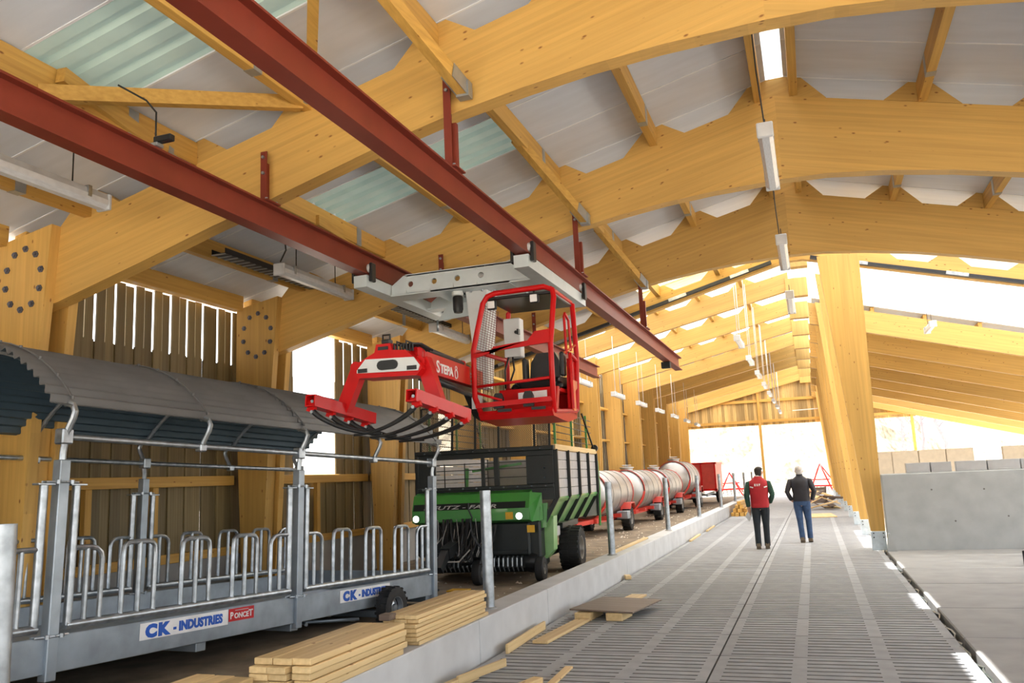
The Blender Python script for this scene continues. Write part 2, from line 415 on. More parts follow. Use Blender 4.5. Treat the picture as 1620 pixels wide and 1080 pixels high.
while y < 55.6:
    near = y < 18.9; h1 = 4.44 if near else 6.1; hs = 3.62 if near else 5.2
    hole = holes(y)
    key = (near, hole is not None)
    if n < 290:
        if key not in pr:
            if hole: o = plank(.8, 1.86, 1.86) if near else plank(.8, 1.86, 1.86)
            else: o = plank(.8, h1, hs)
            pr[key] = o
        else: o = pr[key].copy(); COL.objects.link(o); o.parent = wl
        o.location = (-8.25+(.011 if n % 2 else -.011)+random.uniform(-.003, .003), y, random.uniform(-.04, .0) if not hole else 0)
    else: farm.box(-8.262, -8.238, y-.078, y+.078, .8, h1)
    y += .166; n += 1
if farm.v: tag(farm.build('planks', 'cladding', wl), kind='stuff')
# boards above the smaller opening by the wagon, and the wide opening's timber frame
for y0, y1, zt, ztop in ((18.3, 19.55, 3.3, 4.44), (33.4, 34.3, 5.0, 6.1)):
    y = y0+.08
    while y < y1: MB().box(-8.262, -8.238, y-.066, y+.066, zt, ztop).build('plank', 'cladding', wl); y += .166
# battens, waist rails and eaves beams bay by bay
yy = [2.65] + YF + [55.9]
for i in range(len(yy)-1):
    a, b = yy[i]+.1, yy[i+1]-.1
    MB().bbox(-8.2, -8.12, a, b, 1.78, 1.92, .006).build('waist_rail', 'timber_along', wl)
    MB().bbox(-8.22, -8.14, a, b, .78, .90, .006).build('kick_board', 'timber_along', wl)
    if i < 4: MB().bbox(-8.14, -7.98, a, b, 4.40, 4.68, .008).build('eaves_beam', 'timber_along', wl)
    else:
        MB().bbox(-8.14, -7.98, a, b, 5.95, 6.25, .008).build('eaves_beam', 'timber_along', wl)
        for z in (3.1, 4.4): MB().bbox(-8.2, -7.9, a, b, z, z+.07, .006).build('waist_rail', 'timber_along', wl)
for y in (7.9, 9.0, 12.9, 15.9): MB().bbox(-8.2, -8.12, y, y+.1, .9, 1.78, .006).build('stud', 'timber_upright', wl)

# ------------------------------------------------------------------ roof
ce = struct('ceiling')
def slope_panel(fz, x0, x1, y0, y1, t, name, mat):
    m = MB(); n = 1
    m.add([(x, y, fz(x)+dz) for dz in (0, t) for y in (y0, y1) for x in (x0, x1)], [(0, 2, 3, 1), (4, 5, 7, 6), (0, 1, 5, 4), (2, 6, 7, 3), (0, 4, 6, 2), (1, 3, 7, 5)])
    return m.build(name, mat, ce)
def corr_panel(fz, x0, x1, y0, y1, name, mat, pitch=.25, h=.045):
    m = MB(); prof = []; y = y0
    while y < y1-.01:
        for dy, dz in ((0, 0), (.5, 0), (.62, 1), (.88, 1)):
            if y+dy*pitch <= y1: prof.append((y+dy*pitch, dz*h))
        y += pitch
    prof.append((y1, 0)); k = len(prof)
    m.add([(x, p, fz(x)+d) for x in (x0, x1) for p, d in prof], [(i, i+1, k+i+1, k+i) for i in range(k-1)])
    return m.build(name, mat, ce)
y = 2.65
LIGHT = {2: (-5.7, -1.6), 6: (-5.65, -2.95)}
i = 0
while y < 14.9:
    a, b = y+.006, y+1.0065
    if i in LIGHT:
        xa, xb = LIGHT[i]
        corr_panel(RZ, xa, xb, a, b, 'rooflight_panel', 'rooflight')
        slope_panel(RZ, -8.5, xa, a, b, .06, 'roof_panel', 'roof_underside'); slope_panel(RZ, xb, -.12, a, b, .06, 'roof_panel', 'roof_underside')
    else: slope_panel(RZ, -8.5, -.12, a, b, .06, 'roof_panel', 'roof_underside')
    slope_panel(RZ, .1, 10, a, b, .06, 'roof_panel', 'roof_underside')
    for x0, x1 in ((-8.5, -.12), (.1, 10)): slope_panel(lambda x: RZ(x)-.006, x0, x1, y-.012, y+.012, .03, 'joint_strip', 'joint_white')
    y += 1.0125; i += 1
while y < 18.9:
    slope_panel(RZ, -8.5, -3.4, y+.006, y+1.0065, .06, 'roof_panel', 'roof_underside')
    corr_panel(RZ, -3.4, -.12, y+.006, y+1.0065, 'rooflight_panel', 'rooflight_warm')
    corr_panel(RZ, .1, 10, y+.006, y+1.0065, 'rooflight_panel', 'rooflight_clear'); y += 1.0125
# unseen roof, walls and gable added behind the viewpoint to cut rear light
for x0, x1 in ((-8.5, -.12), (.1, 10)): slope_panel(RZ, x0, x1, -3.4, 2.63, .06, 'roof_panel', 'roof_underside')
MB().prism([(-8.4, 4.0), (10, 4.0), (10, RZ(10)+.0), (0, RZ(0)), (-8.4, RZ(8.4))], -3.5, -3.4).build('added_rear_gable', 'gable_cladding', ce)
# ridge glazing bars
for k, (a, b) in enumerate(((2.65, 4.1), (5.1, 8.1), (9.3, 11.8), (13.1, 15.9), (16.9, 19.0))):
    MB().box(-.14, .12, a, b, 6.62, 6.63).build('ridge_glazing', 'rooflight_clear', ce)
# far roof panels; the left rooflights are added to brighten the far hall
y = 19.0
while y < 55.8:
    e = min(y+2.0, 56)
    if y < 39 or y > 49: corr_panel(RF, -8.5, -.5 if y < 24.5 else -.05, y+.006, e, 'rooflight_panel', 'rooflight_clear' if y < 26.9 else 'rooflight_far_fill')  # left rooflights made up to let more light into the far hall
    else: slope_panel(RF, -8.5, -.05, y+.006, e, .06, 'roof_panel', 'roof_underside')
    if y < 26.9: corr_panel(RR, .42, 12, y+.006, e, 'rooflight_panel', 'rooflight_clear')
    elif y < 49: slope_panel(RR, .42, 12, y+.006, e, .06, 'roof_panel', 'roof_underside')
    y += 2.0125
# clerestory between the low roof and the high roof (left half)
m = MB(); m.add([(-8.3, 19.06, RZ(8.3)), (-.1, 19.06, RZ(.1)), (-.1, 19.06, RF(.1)), (-8.3, 19.06, RF(8.3)), (-8.3, 19.08, RZ(8.3)), (-.1, 19.08, RZ(.1)), (-.1, 19.08, RF(.1)), (-8.3, 19.08, RF(8.3))],
    [(0, 1, 2, 3), (7, 6, 5, 4), (0, 4, 5, 1), (2, 6, 7, 3), (0, 3, 7, 4), (1, 5, 6, 2)]); m.build('clerestory', 'rooflight_warm', ce)
# purlins
PX = [-7.0, -5.65, -4.3, -2.95, -1.6, -.23, .2, 1.65, 3.0, 4.4, 5.8]
for i in range(4):
    a = 2.65 if i == 0 else YF[i-1]+.19; b = YF[i]+.01
    for x in PX:
        if i == 3 and x > 1: continue
        MB().bbox(x-.05, x+.05, a, b, RZ(x)-.255, RZ(x)-.012, .004).build('purlin', 'timber_along', ce)
        if abs(x) > .3 and i < 3:
            yc = (a+b)/2; MB().box(x-.054, x+.054, yc+1.1, yc+1.22, RZ(x)-.26, RZ(x)-.02).build('splice_plate', 'bracket_zinc', ce)
for i in range(3, 12):
    a, b = YF[i]+.2, YF[i+1]
    for x in (-5.65, -4.3, -2.95, -1.6): MB().box(x-.05, x+.05, a, b, RF(x)-.24, RF(x)-.012).build('purlin', 'timber_along', ce)
    if i >= 5:
        for x in (.7, 2.1, 3.5, 4.9): MB().box(x-.05, x+.05, a, b, RR(x)-.24, RR(x)-.012).build('purlin', 'timber_along', ce)

# ------------------------------------------------------------------ portal frames
def column(par, Y, ztop, taper, t=.13, bolts=False):
    xi = -7.36
    if taper: poly = [(-8.09, ztop+.12-.2), (-7.36, ztop+.06), (-7.48, 3.0), (-7.64, .1), (-7.95, .1), (-8.09, 3.0)]
    else: poly = [(-8.06, ztop-.1), (-7.36, ztop+.1), (-7.38, 2.9), (-7.45, .1), (-7.95, .1), (-8.06, 2.9)]
    for y0 in (Y-.12, Y+.2): MB().prism(poly, y0, y0+t-.01).build('column', 'glulam_upright', par)
    MB().prism([(-7.9, .1), (-7.70, .1), (-7.56, 3.0), (-7.9, 3.0)], Y-.002, Y+.192).build('column_core', 'glulam_upright', par)
    if bolts:
        bm_ = None
        for k in range(10):
            a = 2*pi*k/10+.25; x, z = -7.72+.25*cos(a), 4.0+.33*sin(a)
            if bm_ is None:
                m = MB(); m.lathe([(0, -.03), (.022, -.03), (.022, -.012), (.038, -.012), (.038, 0)], (0, 0, 0), 1, 6); bm_ = m.build('bolt', 'dark_zinc', par, (x, Y-.121, z)); 
            else: o = bm_.copy(); COL.objects.link(o); o.location = (x, Y-.121, z)
def corbel(m, x, zf, y0, y1, h=.245):
    pts = []
    for dx, dz in ((-.42, 0), (-.13, h), (.13, h), (.42, 0)): pts.append((x+dx, zf(x+dx)+dz-.005))
    m.prism(pts, y0, y1)
ORD = ['first', 'second', 'third']
WHERE = ['nearest arched glulam frame, carrying the ends of the rail hangers closest to us', 'second arched glulam frame, its soffit just above the ceiling crane', 'third and farthest arched glulam frame, behind the ceiling crane']
for i in range(3):
    Y = YF[i]; t = thing('portal_frame', WHERE[i], 'beam frame', (-7.7, Y, 0), group='arched glulam frames')
    t.location = (0, Y, 0)
    top = lambda x: 6.37-.25*abs(x)
    L = [(-8.0, 3.62), (-7.36, 3.74), (-6.3, 4.03), (-5.4, 4.29), (-4.7, 4.47), (-3.4, 4.83), (-2.75, 4.98), (-2.1, 5.09), (-1.5, 5.17), (-.9, 5.22), (-.028, 5.25)]
    m = MB(); m.prism(L+[(-.028, top(.028)), (-8.0, top(8.0))], 0, .19)
    m.build('rafter', 'glulam_left', t)
    Rt = [(-.028, 5.25), (.5, 5.24), (1.15, 5.17), (1.9, 5.05), (2.6, 4.9), (3.4, 4.7), (4.5, 4.4), (6, 4.02), (9.5, 3.14)]
    m = MB(); m.prism(Rt+[(9.5, top(9.5)), (-.028, top(.028))], 0, .19); m.build('rafter', 'glulam_right', t)
    for x in PX:
        m = MB()
        if abs(x) < .3: continue
        corbel(m, x, top, .002, .188); m.build('corbel', 'glulam_left' if x < 0 else 'glulam_right', t)
    m = MB(); m.prism([(-.62, top(.62)-.005), (-.3, 6.585), (.26, 6.595), (.58, top(.58)-.005)], .002, .188); m.build('corbel', 'glulam_left', t)
    column(t, 0, 4.5, True, bolts=i < 2)
# low tie frame with the cable tray
Y = YF[3]; t = thing('portal_frame', 'slim low glulam frame just behind the arched ones, carrying a dark cable tray', 'beam frame', (0, Y, 0))
m = MB(); m.prism([(-8.0, 4.0), (-.1, 6.10), (-.1, 6.36), (-8.0, 4.38)], 0, .19); m.build('rafter', 'glulam_left', t)
m = MB(); m.prism([(-.1, 6.10), (.2, 6.10), (10, 3.55), (10, 3.9), (.0, 6.37), (-.1, 6.36)], 0, .19); m.build('rafter', 'glulam_right', t)
for x in PX:
    if abs(x) > .3: m = MB(); corbel(m, x, lambda q: 6.36-.25*abs(q), .002, .188, .23); m.build('corbel', 'glulam_left' if x < 0 else 'glulam_right', t)
column(t, 0, 4.5, True)
for s, a, b in ((-1, (-7.3, 4.22), (-.45, 6.06)), (1, (.35, 6.07), (9.5, 3.70))):
    q = thing('cable_tray', 'dark perforated cable tray climbing the slim frame left of the ridge' if s < 0 else 'dark perforated cable tray falling along the slim frame right of the ridge', 'cable tray', (0, Y-.1, 0))
    m = MB(); p0, p1 = (a[0], 0, a[1]), (b[0], 0, b[1])
    m.bar(p0, p1, .12, .012); 
    for o_ in (-.055, .055): m.bar((p0[0], o_, p0[2]+.03), (p1[0], o_, p1[2]+.03), .008, .06)
    m.build('tray', 'tray_black', q)
    m = MB()
    for k in range(3): m.tube([(p0[0], -.03+.03*k, p0[2]+.03), ((p0[0]+p1[0])/2, -.025+.03*k, (p0[2]+p1[2])/2+.035), (p1[0], -.03+.03*k, p1[2]+.03)], .016, 6)
    m.build('cable', 'tray_black', q)
    for k in range(5):
        f = (k+.5)/5; x, z = a[0]+(b[0]-a[0])*f, a[1]+(b[1]-a[1])*f; sl_ = .2*(b[1]-a[1])/(b[0]-a[0])
        MB().bar((x-.2, -.064, z-sl_+.03), (x+.2, -.064, z+sl_+.03), .006, .07).build('cover_plate', 'galvanised', q)
# straight frames of the far hall with their leaning posts
NTH = ['first', 'second', 'third', 'fourth', 'fifth', 'sixth', 'seventh', 'eighth', 'ninth']
for i in range(4, 13):
    Y = YF[i]; k = i-4
    t = thing('portal_frame', 'straight glulam frame of the far hall, %s behind the slim tray frame' % NTH[k] if k < 8 else 'straight glulam frame against the far gable, last of the hall', 'beam frame', (0, Y, 0), group='straight frames of the far hall')
    bot = lambda x: 7.12-.226*abs(x); top = lambda x: bot(x)+.58
    m = MB(); m.prism([(-8.0, bot(8.0)), (-.2, bot(.2)), (-.2, top(.2)), (-8.0, top(8))], 0, .19); m.build('rafter', 'glulam_left', t)
    if k < 6:
        for x in (-5.65, -4.3, -2.95, -1.6): m = MB(); corbel(m, x, top, .002, .188, .23); m.build('corbel', 'glulam_left', t)
    MB().bbox(-.30, .34, -.05, .24, 6.86, 7.44, .008).build('ridge_block', 'glulam_upright', t)
    rt = lambda x: 6.72-.268*x
    if i > 4: m = MB(); m.prism([(.3, rt(.3)-.66), (12, rt(12)-.66), (12, rt(12)), (.3, rt(.3))], .0, .19); m.build('rafter', 'glulam_right', t)
    column(t, 0, 6.05, False, t=.1)
for i in range(3, 13):
    Y = YF[i]; zt = 6.06 if i == 3 else 6.95
    t = thing('leaning_post', 'leaning tapered glulam post nearest us, on a bright steel shoe by the concrete wall' if i == 3 else 'leaning glulam post of the middle row, %s behind the nearest one' % NTH[i-4], 'post', (1.05, Y-.14, 0), group='leaning posts down the middle of the hall')
    k = (zt-.36)/5.7
    MB().prism([(-.09, .36), (.17, .36), (.25, zt), (-.57*min(1.06, k), zt)] if i == 3 else [(-.09, .36), (.17, .36), (.25, 6.36), (-.55, 6.58)], -.1, .12).build('shaft', 'glulam_upright', t)
    MB().bbox(-.095, .175, -.11, .13, 0, .37, .006).build('steel_shoe', 'shoe_zinc', t)
    m = MB()
    for x in (-.05, .13):
        for z in (.25, .33): m.lathe([(0, -.02), (.014, -.02), (.014, 0)], (x, -.11, z), 1, 6)
    m.build('bolts', 'black_steel', t)
# ------------------------------------------------------------------ braces under the near roof
def brace(p, q, lab, br=True):
    t = thing('roof_brace', lab, 'brace', p); d = V(q)-V(p)
    MB().bar((0, 0, 0), d, .09, .13).build('strut', 'timber_along', t)
    if br:
        m = MB(); u = d.normalized(); e = d
        for sx in (-.052, .052): m.bar(e-u*.28+V((sx, 0, 0)), e+u*.02+V((sx, 0, 0)), .006, .14)
        m.bar(e+u*.0+V((-.06, 0, -.0)), e+V((.06, 0, 0)), .1, .15); m.build('angle_bracket', 'bracket_zinc', t)
brace((-2.9, 4.9, 5.62), (-2.63, 6.62, 5.13), 'timber knee brace fixed to the nearest arch above the right rail')
brace((-3.0, 9.15, 5.72), (-2.57, 10.67, 5.07), 'timber knee brace fixed to the second arch above the right rail')
brace((-2.99, 13.2, 5.72), (-2.53, 14.72, 5.0), 'timber knee brace fixed to the third arch above the right rail')
brace((-5.6, 8.9, 5.0), (-5.72, 10.67, 4.98), 'timber knee brace ending at the second arch beside the left rail')
brace((-5.55, 4.98, 5.13), (-5.67, 6.57, 4.91), 'pale timber knee brace crossing behind the left rail to the nearest arch')
brace((-5.62, 4.84, 4.92), (-4.33, 6.62, 5.34), 'horizontal timber wind brace between the two red rails', False)
brace((-2.75, 4.4, 5.75), (-4.2, 6.6, 5.38), 'timber wind brace rising to the right from the nearest arch', False)
m = MB(); m.bar((-4.55, 6.52, 5.33), (-4.2, 6.58, 5.33), .05, .05)
o = m.build('steel_plate', 'bracket_zinc'); tag(o, 'small zinc joint plate where the two wind braces meet the nearest arch', 'plate')
# ------------------------------------------------------------------ far gable
gw = struct('wall_back')
m = MB(); x = -8.2; k_ = 0
while x < 12:
    zt = RF(x)+.05 if x < -.05 else (7.9 if x < .4 else RR(x)+.05); z0 = 4.42
    if x < 6.0 or x > 6.2: m.box(x-.002, x+.182, 55.62+.006*k_, 55.65+.006*k_, z0, zt); k_ = 1-k_
    x += .18
tag(m.build('planks', 'gable_cladding', gw), kind='stuff')
for z, a, b in ((4.58, -8.0, 12), (5.86, -8, 3.8)): MB().bbox(a, b, 55.45, 55.6, z, z+.17, .01).build('rail', 'timber_across', gw)
for x, zt in ((-2.92, 6.9), (5.78, 5.4)): MB().bbox(x-.08, x+.08, 55.4, 55.55, 0, zt, .01).build('stud', 'timber_upright', gw)
o = MB(); o.bar((-.9, 55.35, 5.2), (.7, 55.35, 5.23), .05, .05); o.bar((1.6, 55.35, 5.2), (5.4, 55.35, 5.25), .05, .05); o.build('conduit', 'cable_white', gw)

# ------------------------------------------------------------------ lamps
def lamp_proto(label, L, cable_h, group, loc, white=False):
    t = thing('fluorescent_lamp', label, 'lamp', loc, (0, 0, 0), group)
    h = L/2
    m = MB(); m.prism([(-.07, .0), (-.055, .06), (.055, .06), (.07, 0)], -h+.03, h-.03); m.build('housing', 'lamp_housing', t)
    m = MB(); m.prism([(-.075, .0), (.075, 0), (.07, -.05), (.035, -.085), (-.035, -.085), (-.07, -.05)], -h+.03, h-.03); m.build('diffuser', 'lamp_diffuser', t)
    for e in (-h, h-.04): MB().bbox(-.08, .08, e, e+.04, -.09, .065, .01).build('end_cap', 'lamp_housing', t)
    for s in (-.7, .7): MB().box(-.08, .08, h*s-.02, h*s+.02, -.03, .075).build('clip', 'galvanised', t)
    for s in (-.55, .55): MB().tube([(0, h*s, .06), (0, h*s, cable_h)], .007 if not white else .012, 5).build('hanging_cable', 'cable_white' if white else 'cable_black', t)
    return t
LL = 'long fluorescent lamp hung '
a = lamp_proto(LL+'at top left, its near end out of the picture', 1.75, .5, 'lamps along the left wall', (-6.1, 5.17, 4.44))
dup(a, (-6.1, 9.7, 4.43), None, LL+'in front of the second arch left of the left rail')
dup(a, (-6.0, 14.1, 4.36), None, LL+'behind the white crane turret, partly hidden by it')
b = lamp_proto('white lamp on two pale cables just right of the red cab, beyond it', 1.5, 1.9, 'lamps along the left wall', (-5.9, 23.2, 4.33), True)
for k, y in enumerate((27.25, 31.3, 35.35, 39.4, 43.45, 47.5)):
    dup(b, (-5.8, y, 4.27), None, 'white lamp on pale cables by the far left columns, %s beyond the cab' % NTH[k])
a = lamp_proto('grey fluorescent lamp under the ridge, nearest and largest, in front of the second arch', 1.75, .25, 'lamps under the ridge', (-.14, 9.18, 4.98))
dup(a, (-.13, 13.25, 4.92), None, 'grey fluorescent lamp under the ridge in front of the third arch')
dup(a, (-.12, 17.3, 4.9), None, 'grey fluorescent lamp under the ridge beside the top of the nearest leaning post')
for k, y in enumerate((22.3, 26.35, 30.4, 34.45, 38.5, 42.55, 46.6, 50.65)):
    if k == 0: c = lamp_proto('white fluorescent lamp on long cables left of the ridge, nearest of its row', 1.5, 2.45, 'lamps left of the ridge in the far hall', (-1.5, y, 4.95), True)
    else: dup(c, (-1.5, y, 4.95-.01*k), None, 'white lamp on long cables left of the ridge, %s beyond its nearest neighbour' % NTH[k-1])
lamp_proto('small white fluorescent lamp under the right roof slope, seen against the beams', 1.2, .5, None, (3.05, 23.0, 4.98))
# ridge cable
tag(MB().tube([(-.16, 6.9, 6.3), (-.17, 8.3, 5.6), (-.14, 8.5, 5.05)], .008, 5).build('lamp_cable', 'cable_black'), 'thin black cable dropping from the ridge skylight to the nearest ridge lamp', 'cable')
tag(MB().tube([(-.14, 9.9, 5.05), (-.15, 11.2, 5.0), (-.15, 12.55, 4.99)], .008, 5).build('lamp_cable', 'cable_black'), 'thin black cable linking the two nearest ridge lamps', 'cable')
tag(MB().tube([(-5.75, 8.0, 4.92), (-5.72, 8.25, 4.9), (-5.7, 8.35, 4.75), (-5.7, 8.4, 4.5), (-6.05, 8.8, 4.5)], .01, 5).build('lamp_cable', 'cable_black'), 'black cable looping down to the lamp before the second arch', 'cable')
def tray(p, q, lab):
    t = thing('cable_tray', lab, 'cable tray', p); d = V(q)-V(p)
    m = MB(); m.bar((0, 0, 0), d, .2, .01)
    for s in (-.1, .1): m.bar((s, 0, .03), d+V((s, 0, .03)), .01, .07)
    m.build('tray', 'tray_black', t)
    m = MB(); n = int(d.length/.12)
    for k in range(n): c = d*(k/n); m.box(-.1, .1, c.y-.012, c.y+.012, c.z-.015, c.z-.004)
    m.build('rungs', 'bracket_zinc', t)
tray((-6.75, 8.5, 4.62), (-6.75, 10.7, 4.62), 'perforated cable tray under the roof at the left before the second arch')
tray((-6.4, 12.3, 4.62), (-6.4, 14.75, 4.62), 'perforated cable tray under the roof beside the lamp behind the turret')

# ------------------------------------------------------------------ crane rails
def ibeam(m, p, q, h=.27, b=.15):
    p, q = V(p), V(q); m.bar(p-V((0, 0, .009)), q-V((0, 0, .009)), b, .018); m.bar(p-V((0, 0, h-.009)), q-V((0, 0, h-.009)), b, .018)
    m.bar(p-V((0, 0, h/2)), q-V((0, 0, h/2)), .014, h-.03); return m
rrail = lambda y: V((-2.8+.19*(y-6.65)/8.1, y, 4.4-.2*(y-6.65)/8.1))
lrail = lambda y: V((-4.74+.06*(y-6.65)/4.05, y, 4.39-.06*(y-6.65)/4.05))
def rail(f, y1, lab, hz):
    t = thing('crane_rail', lab, 'rail', f(1.5), group='red overhead crane rails'); o = f(1.5)
    ibeam(MB(), (0, 0, 0), f(y1)-o).build('girder', 'rust_red', t)
    for k, y in enumerate((6.62, 10.66, 14.7)):
        p = f(y)-o; zt = hz[k]-o.z
        m = MB(); m.bar(p+V((0, -.0, 0)), V((p.x, p.y, zt)), .07, .012, up=(0, 1, 0)); m.bar(p+V((.0, .045, 0)), V((p.x, p.y+.045, zt-.1)), .012, .09, up=(0, 1, 0))
        m.bar(p+V((.035, .06, 0)), V((p.x+.035, p.y+.06, zt-.52)), .06, .05, up=(0, 1, 0)) if k < 2 or f is rrail else None
        m.box(p.x-.11, p.x+.11, p.y-.1, p.y+.12, p.z, p.z+.014); m.build('hanger', 'rust_red', t)
        m = MB()
        for z in (zt-.06, zt-.22):
            m.lathe([(0, -.022), (.016, -.022), (.016, 0)], (p.x, p.y-.006, z), 1, 6)
        for dx in (-.08, .08):
            for dy in (-.07, .09): m.lathe([(.014, 0), (.014, .02), (0, .02)], (p.x+dx, p.y+dy, p.z+.014), 2, 6)
        m.build('bolts', 'galvanised', t)
    return t
rail(rrail, 18.25, 'right-hand red overhead crane rail, ending at its far tip with a black stop box', (5.38, 5.3, 5.24))
rail(lrail, 19.2, 'left-hand red overhead crane rail, nearer the left wall', (4.92, 4.86, 4.72))
p = rrail(16.9); tag(MB().bbox(p.x-.12, p.x+.06, p.y-.06, p.y+.06, p.z-.40, p.z-.27, .01).build('stop_box', 'black_steel'), 'small black stop box under the end of the right red rail', 'box')
for y, lab in ((5.15, 'small black limit switch on a zinc bracket on the left rail at top left'),):
    p = lrail(y); t = thing('limit_switch', lab, 'switch', p+V((.05, 0, .0)))
    MB().bbox(.0, .17, -.03, .03, .03, .085, .008).build('body', 'black_steel', t); MB().bbox(-.03, .05, -.04, .04, 0, .03, .004).build('bracket', 'bracket_zinc', t)
    MB().tube([(.0, 0, .08), (0, .0, .3), (-.1, .0, .42), (-.3, -.1, .55)], .008, 5).build('cable', 'cable_black', t)

# ------------------------------------------------------------------ the ceiling crane with cab, boom and grab
cr = thing('ceiling_crane', 'red and pale grey hay crane with cab and claw grab hanging under the rails', 'crane', (-3.7, 9.4, 4.0))
O = V((-3.7, 9.4, 4.0))
def cb(m, name, mats): 
    m.v = [tuple(V(v)-O) for v in m.v]; return m.build(name, mats, cr)
for f, s in ((lrail, -1), (rrail, 1)):
    p, q = f(8.42)-V((0, 0, .36)), f(10.65)-V((0, 0, .35))
    m = MB(); m.bar(p, q, .17, .14); cb(m, 'end_truck', 'crane_grey')
    for y in (8.5, 10.5):
        c = f(y); m = MB()
        for sx in (-.115, .115):
            m = MB(); m.bbox(c.x+sx-.02, c.x+sx+.02, c.y-.05, c.y+.05, c.z-.36, c.z-.14, .008); cb(m, 'wheel_bracket', 'black_steel')
        m = MB()
        for sx in (-.085, .085): m.lathe([(0, -.02), (.05, -.02), (.05, .02), (0, .02)], (c.x+sx, c.y, c.z-.195), 0, 14); 
        m.lathe([(0, 0), (.045, 0), (.045, .05), (0, .05)], (c.x-.05, c.y-.11, c.z-.23), 2, 14)
        cb(m, 'wheel', 'crane_white')
# cross girder with round lightening holes
def holed_plate(m, x0, x1, z0, z1, y0, y1, hs, r, cut):
    # plate in xz made of strips round each square cell, holes as 12-gons
    edges = [x0]+[h+d for h in hs for d in (-r*1.5, r*1.5)]+[x1]
    for i in range(0, len(edges)-1, 2):
        a, b = edges[i], edges[i+1]
        za = z1-cut if i == 0 else z1
        if i == 0: m.prism([(a, z0), (b, z0), (b, z1), (a+cut, z1), (a, z1-cut*.7)], y0, y1)
        else: m.prism([(a, z0), (b, z0), (b, z1), (a, z1)], y0, y1)
    for h in hs:
        zc = (z0+z1)/2; n = 16; ci = [(h+r*cos(2*pi*k/n), zc+r*sin(2*pi*k/n)) for k in range(n)]
        def sq(k):
            a = 2*pi*k/n; c, s = cos(a), sin(a); q = min(r*1.5/max(abs(c), 1e-6), (z1-z0)/2/max(abs(s), 1e-6)); return (h+c*q, zc+s*q)
        ot = [sq(k) for k in range(n)]
        # add exact corners by widening
        vs = [(p[0], y, p[1]) for y in (y0, y1) for p in ci+ot]; fs = []
        for k in range(n):
            j = (k+1) % n; fs += [(k, j, n+j, n+k), (2*n+k, 3*n+k, 3*n+j, 2*n+j), (k, 2*n+k, 2*n+j, j)]
        m.add(vs, fs)
        for cx, cz in ((h-r*1.5, z0), (h+r*1.5, z0), (h-r*1.5, z1), (h+r*1.5, z1)):
            pass
        # corner fillers
        for sx in (-1, 1):
            for sz in (-1, 1):
                c = (h+sx*r*1.5, zc+sz*(z1-z0)/2); nb = sorted(ot, key=lambda p: (p[0]-c[0])**2+(p[1]-c[1])**2)[:2]
                m.prism([c, nb[0], nb[1]], y0, y1)
    return m
m = holed_plate(MB(), -4.61, -2.84, 3.94, 4.165, 9.0, 9.025, [-4.36, -4.05, -3.75, -3.45], .036, .16); cb(m, 'front_girder', 'crane_grey')
m = MB(); m.box(-4.43, -2.84, 9.0, 9.3, 4.15, 4.175); m.box(-4.62, -2.84, 9.0, 9.3, 3.925, 3.945); cb(m, 'girder_flange', 'crane_grey')
m = holed_plate(MB(), -4.6, -2.84, 3.94, 4.12, 10.1, 10.125, [-3.9, -3.4], .036, .1); m.box(-4.6, -2.84, 9.95, 10.15, 3.925, 3.945); cb(m, 'rear_girder', 'crane_grey')
m = MB(); m.prism([(-4.1, 9.0), (-3.1, 9.0), (-3.1, 10.1), (-4.1, 10.1)], 3.92, 3.94, 2); m.prism([(-4.35, 3.72), (-3.7, 3.76), (-3.7, 3.92), (-4.2, 3.92)], 9.75, 9.77); cb(m, 'turret_plate', 'crane_grey')
m = MB(); m.tube([(-4.33, 9.7, 3.72), (-4.33, 9.7, 3.58)], .016, 8); m.tube([(-4.25, 9.8, 3.76), (-3.85, 9.8, 3.76)], .015, 8); cb(m, 'pin', 'galvanised')
m = MB(); m.lathe([(0, 0), (.055, 0), (.062, -.02), (.062, -.16), (.05, -.2), (0, -.2)], (-3.80, 9.12, 3.86), 2, 16); cb(m, 'slewing_motor', 'black_steel')
m = MB(); m.lathe([(.05, 0), (.07, -.02), (.07, -.06), (.05, -.07)], (-3.80, 9.12, 3.93), 2, 16); cb(m, 'motor_flange', 'crane_white')
m = MB()
for k in range(10):
    a = 2*pi*k/10; m.lathe([(.016, 0), (.016, -.02), (0, -.02)], (-3.58+.24*cos(a), 9.4+.24*sin(a), 3.92), 2, 6)
cb(m, 'bolts', 'galvanised')
# turret leg (white, narrowing downwards)
m = MB(); m.add([(-3.73, 9.2, 3.93), (-3.46, 9.2, 3.93), (-3.46, 9.55, 3.93), (-3.73, 9.55, 3.93), (-3.62, 9.2, 2.75), (-3.5, 9.2, 2.75), (-3.5, 9.4, 2.75), (-3.62, 9.4, 2.75)],
    [(0, 1, 2, 3), (7, 6, 5, 4), (0, 4, 5, 1), (1, 5, 6, 2), (2, 6, 7, 3), (3, 7, 4, 0)]); cb(m, 'turret', 'crane_white')
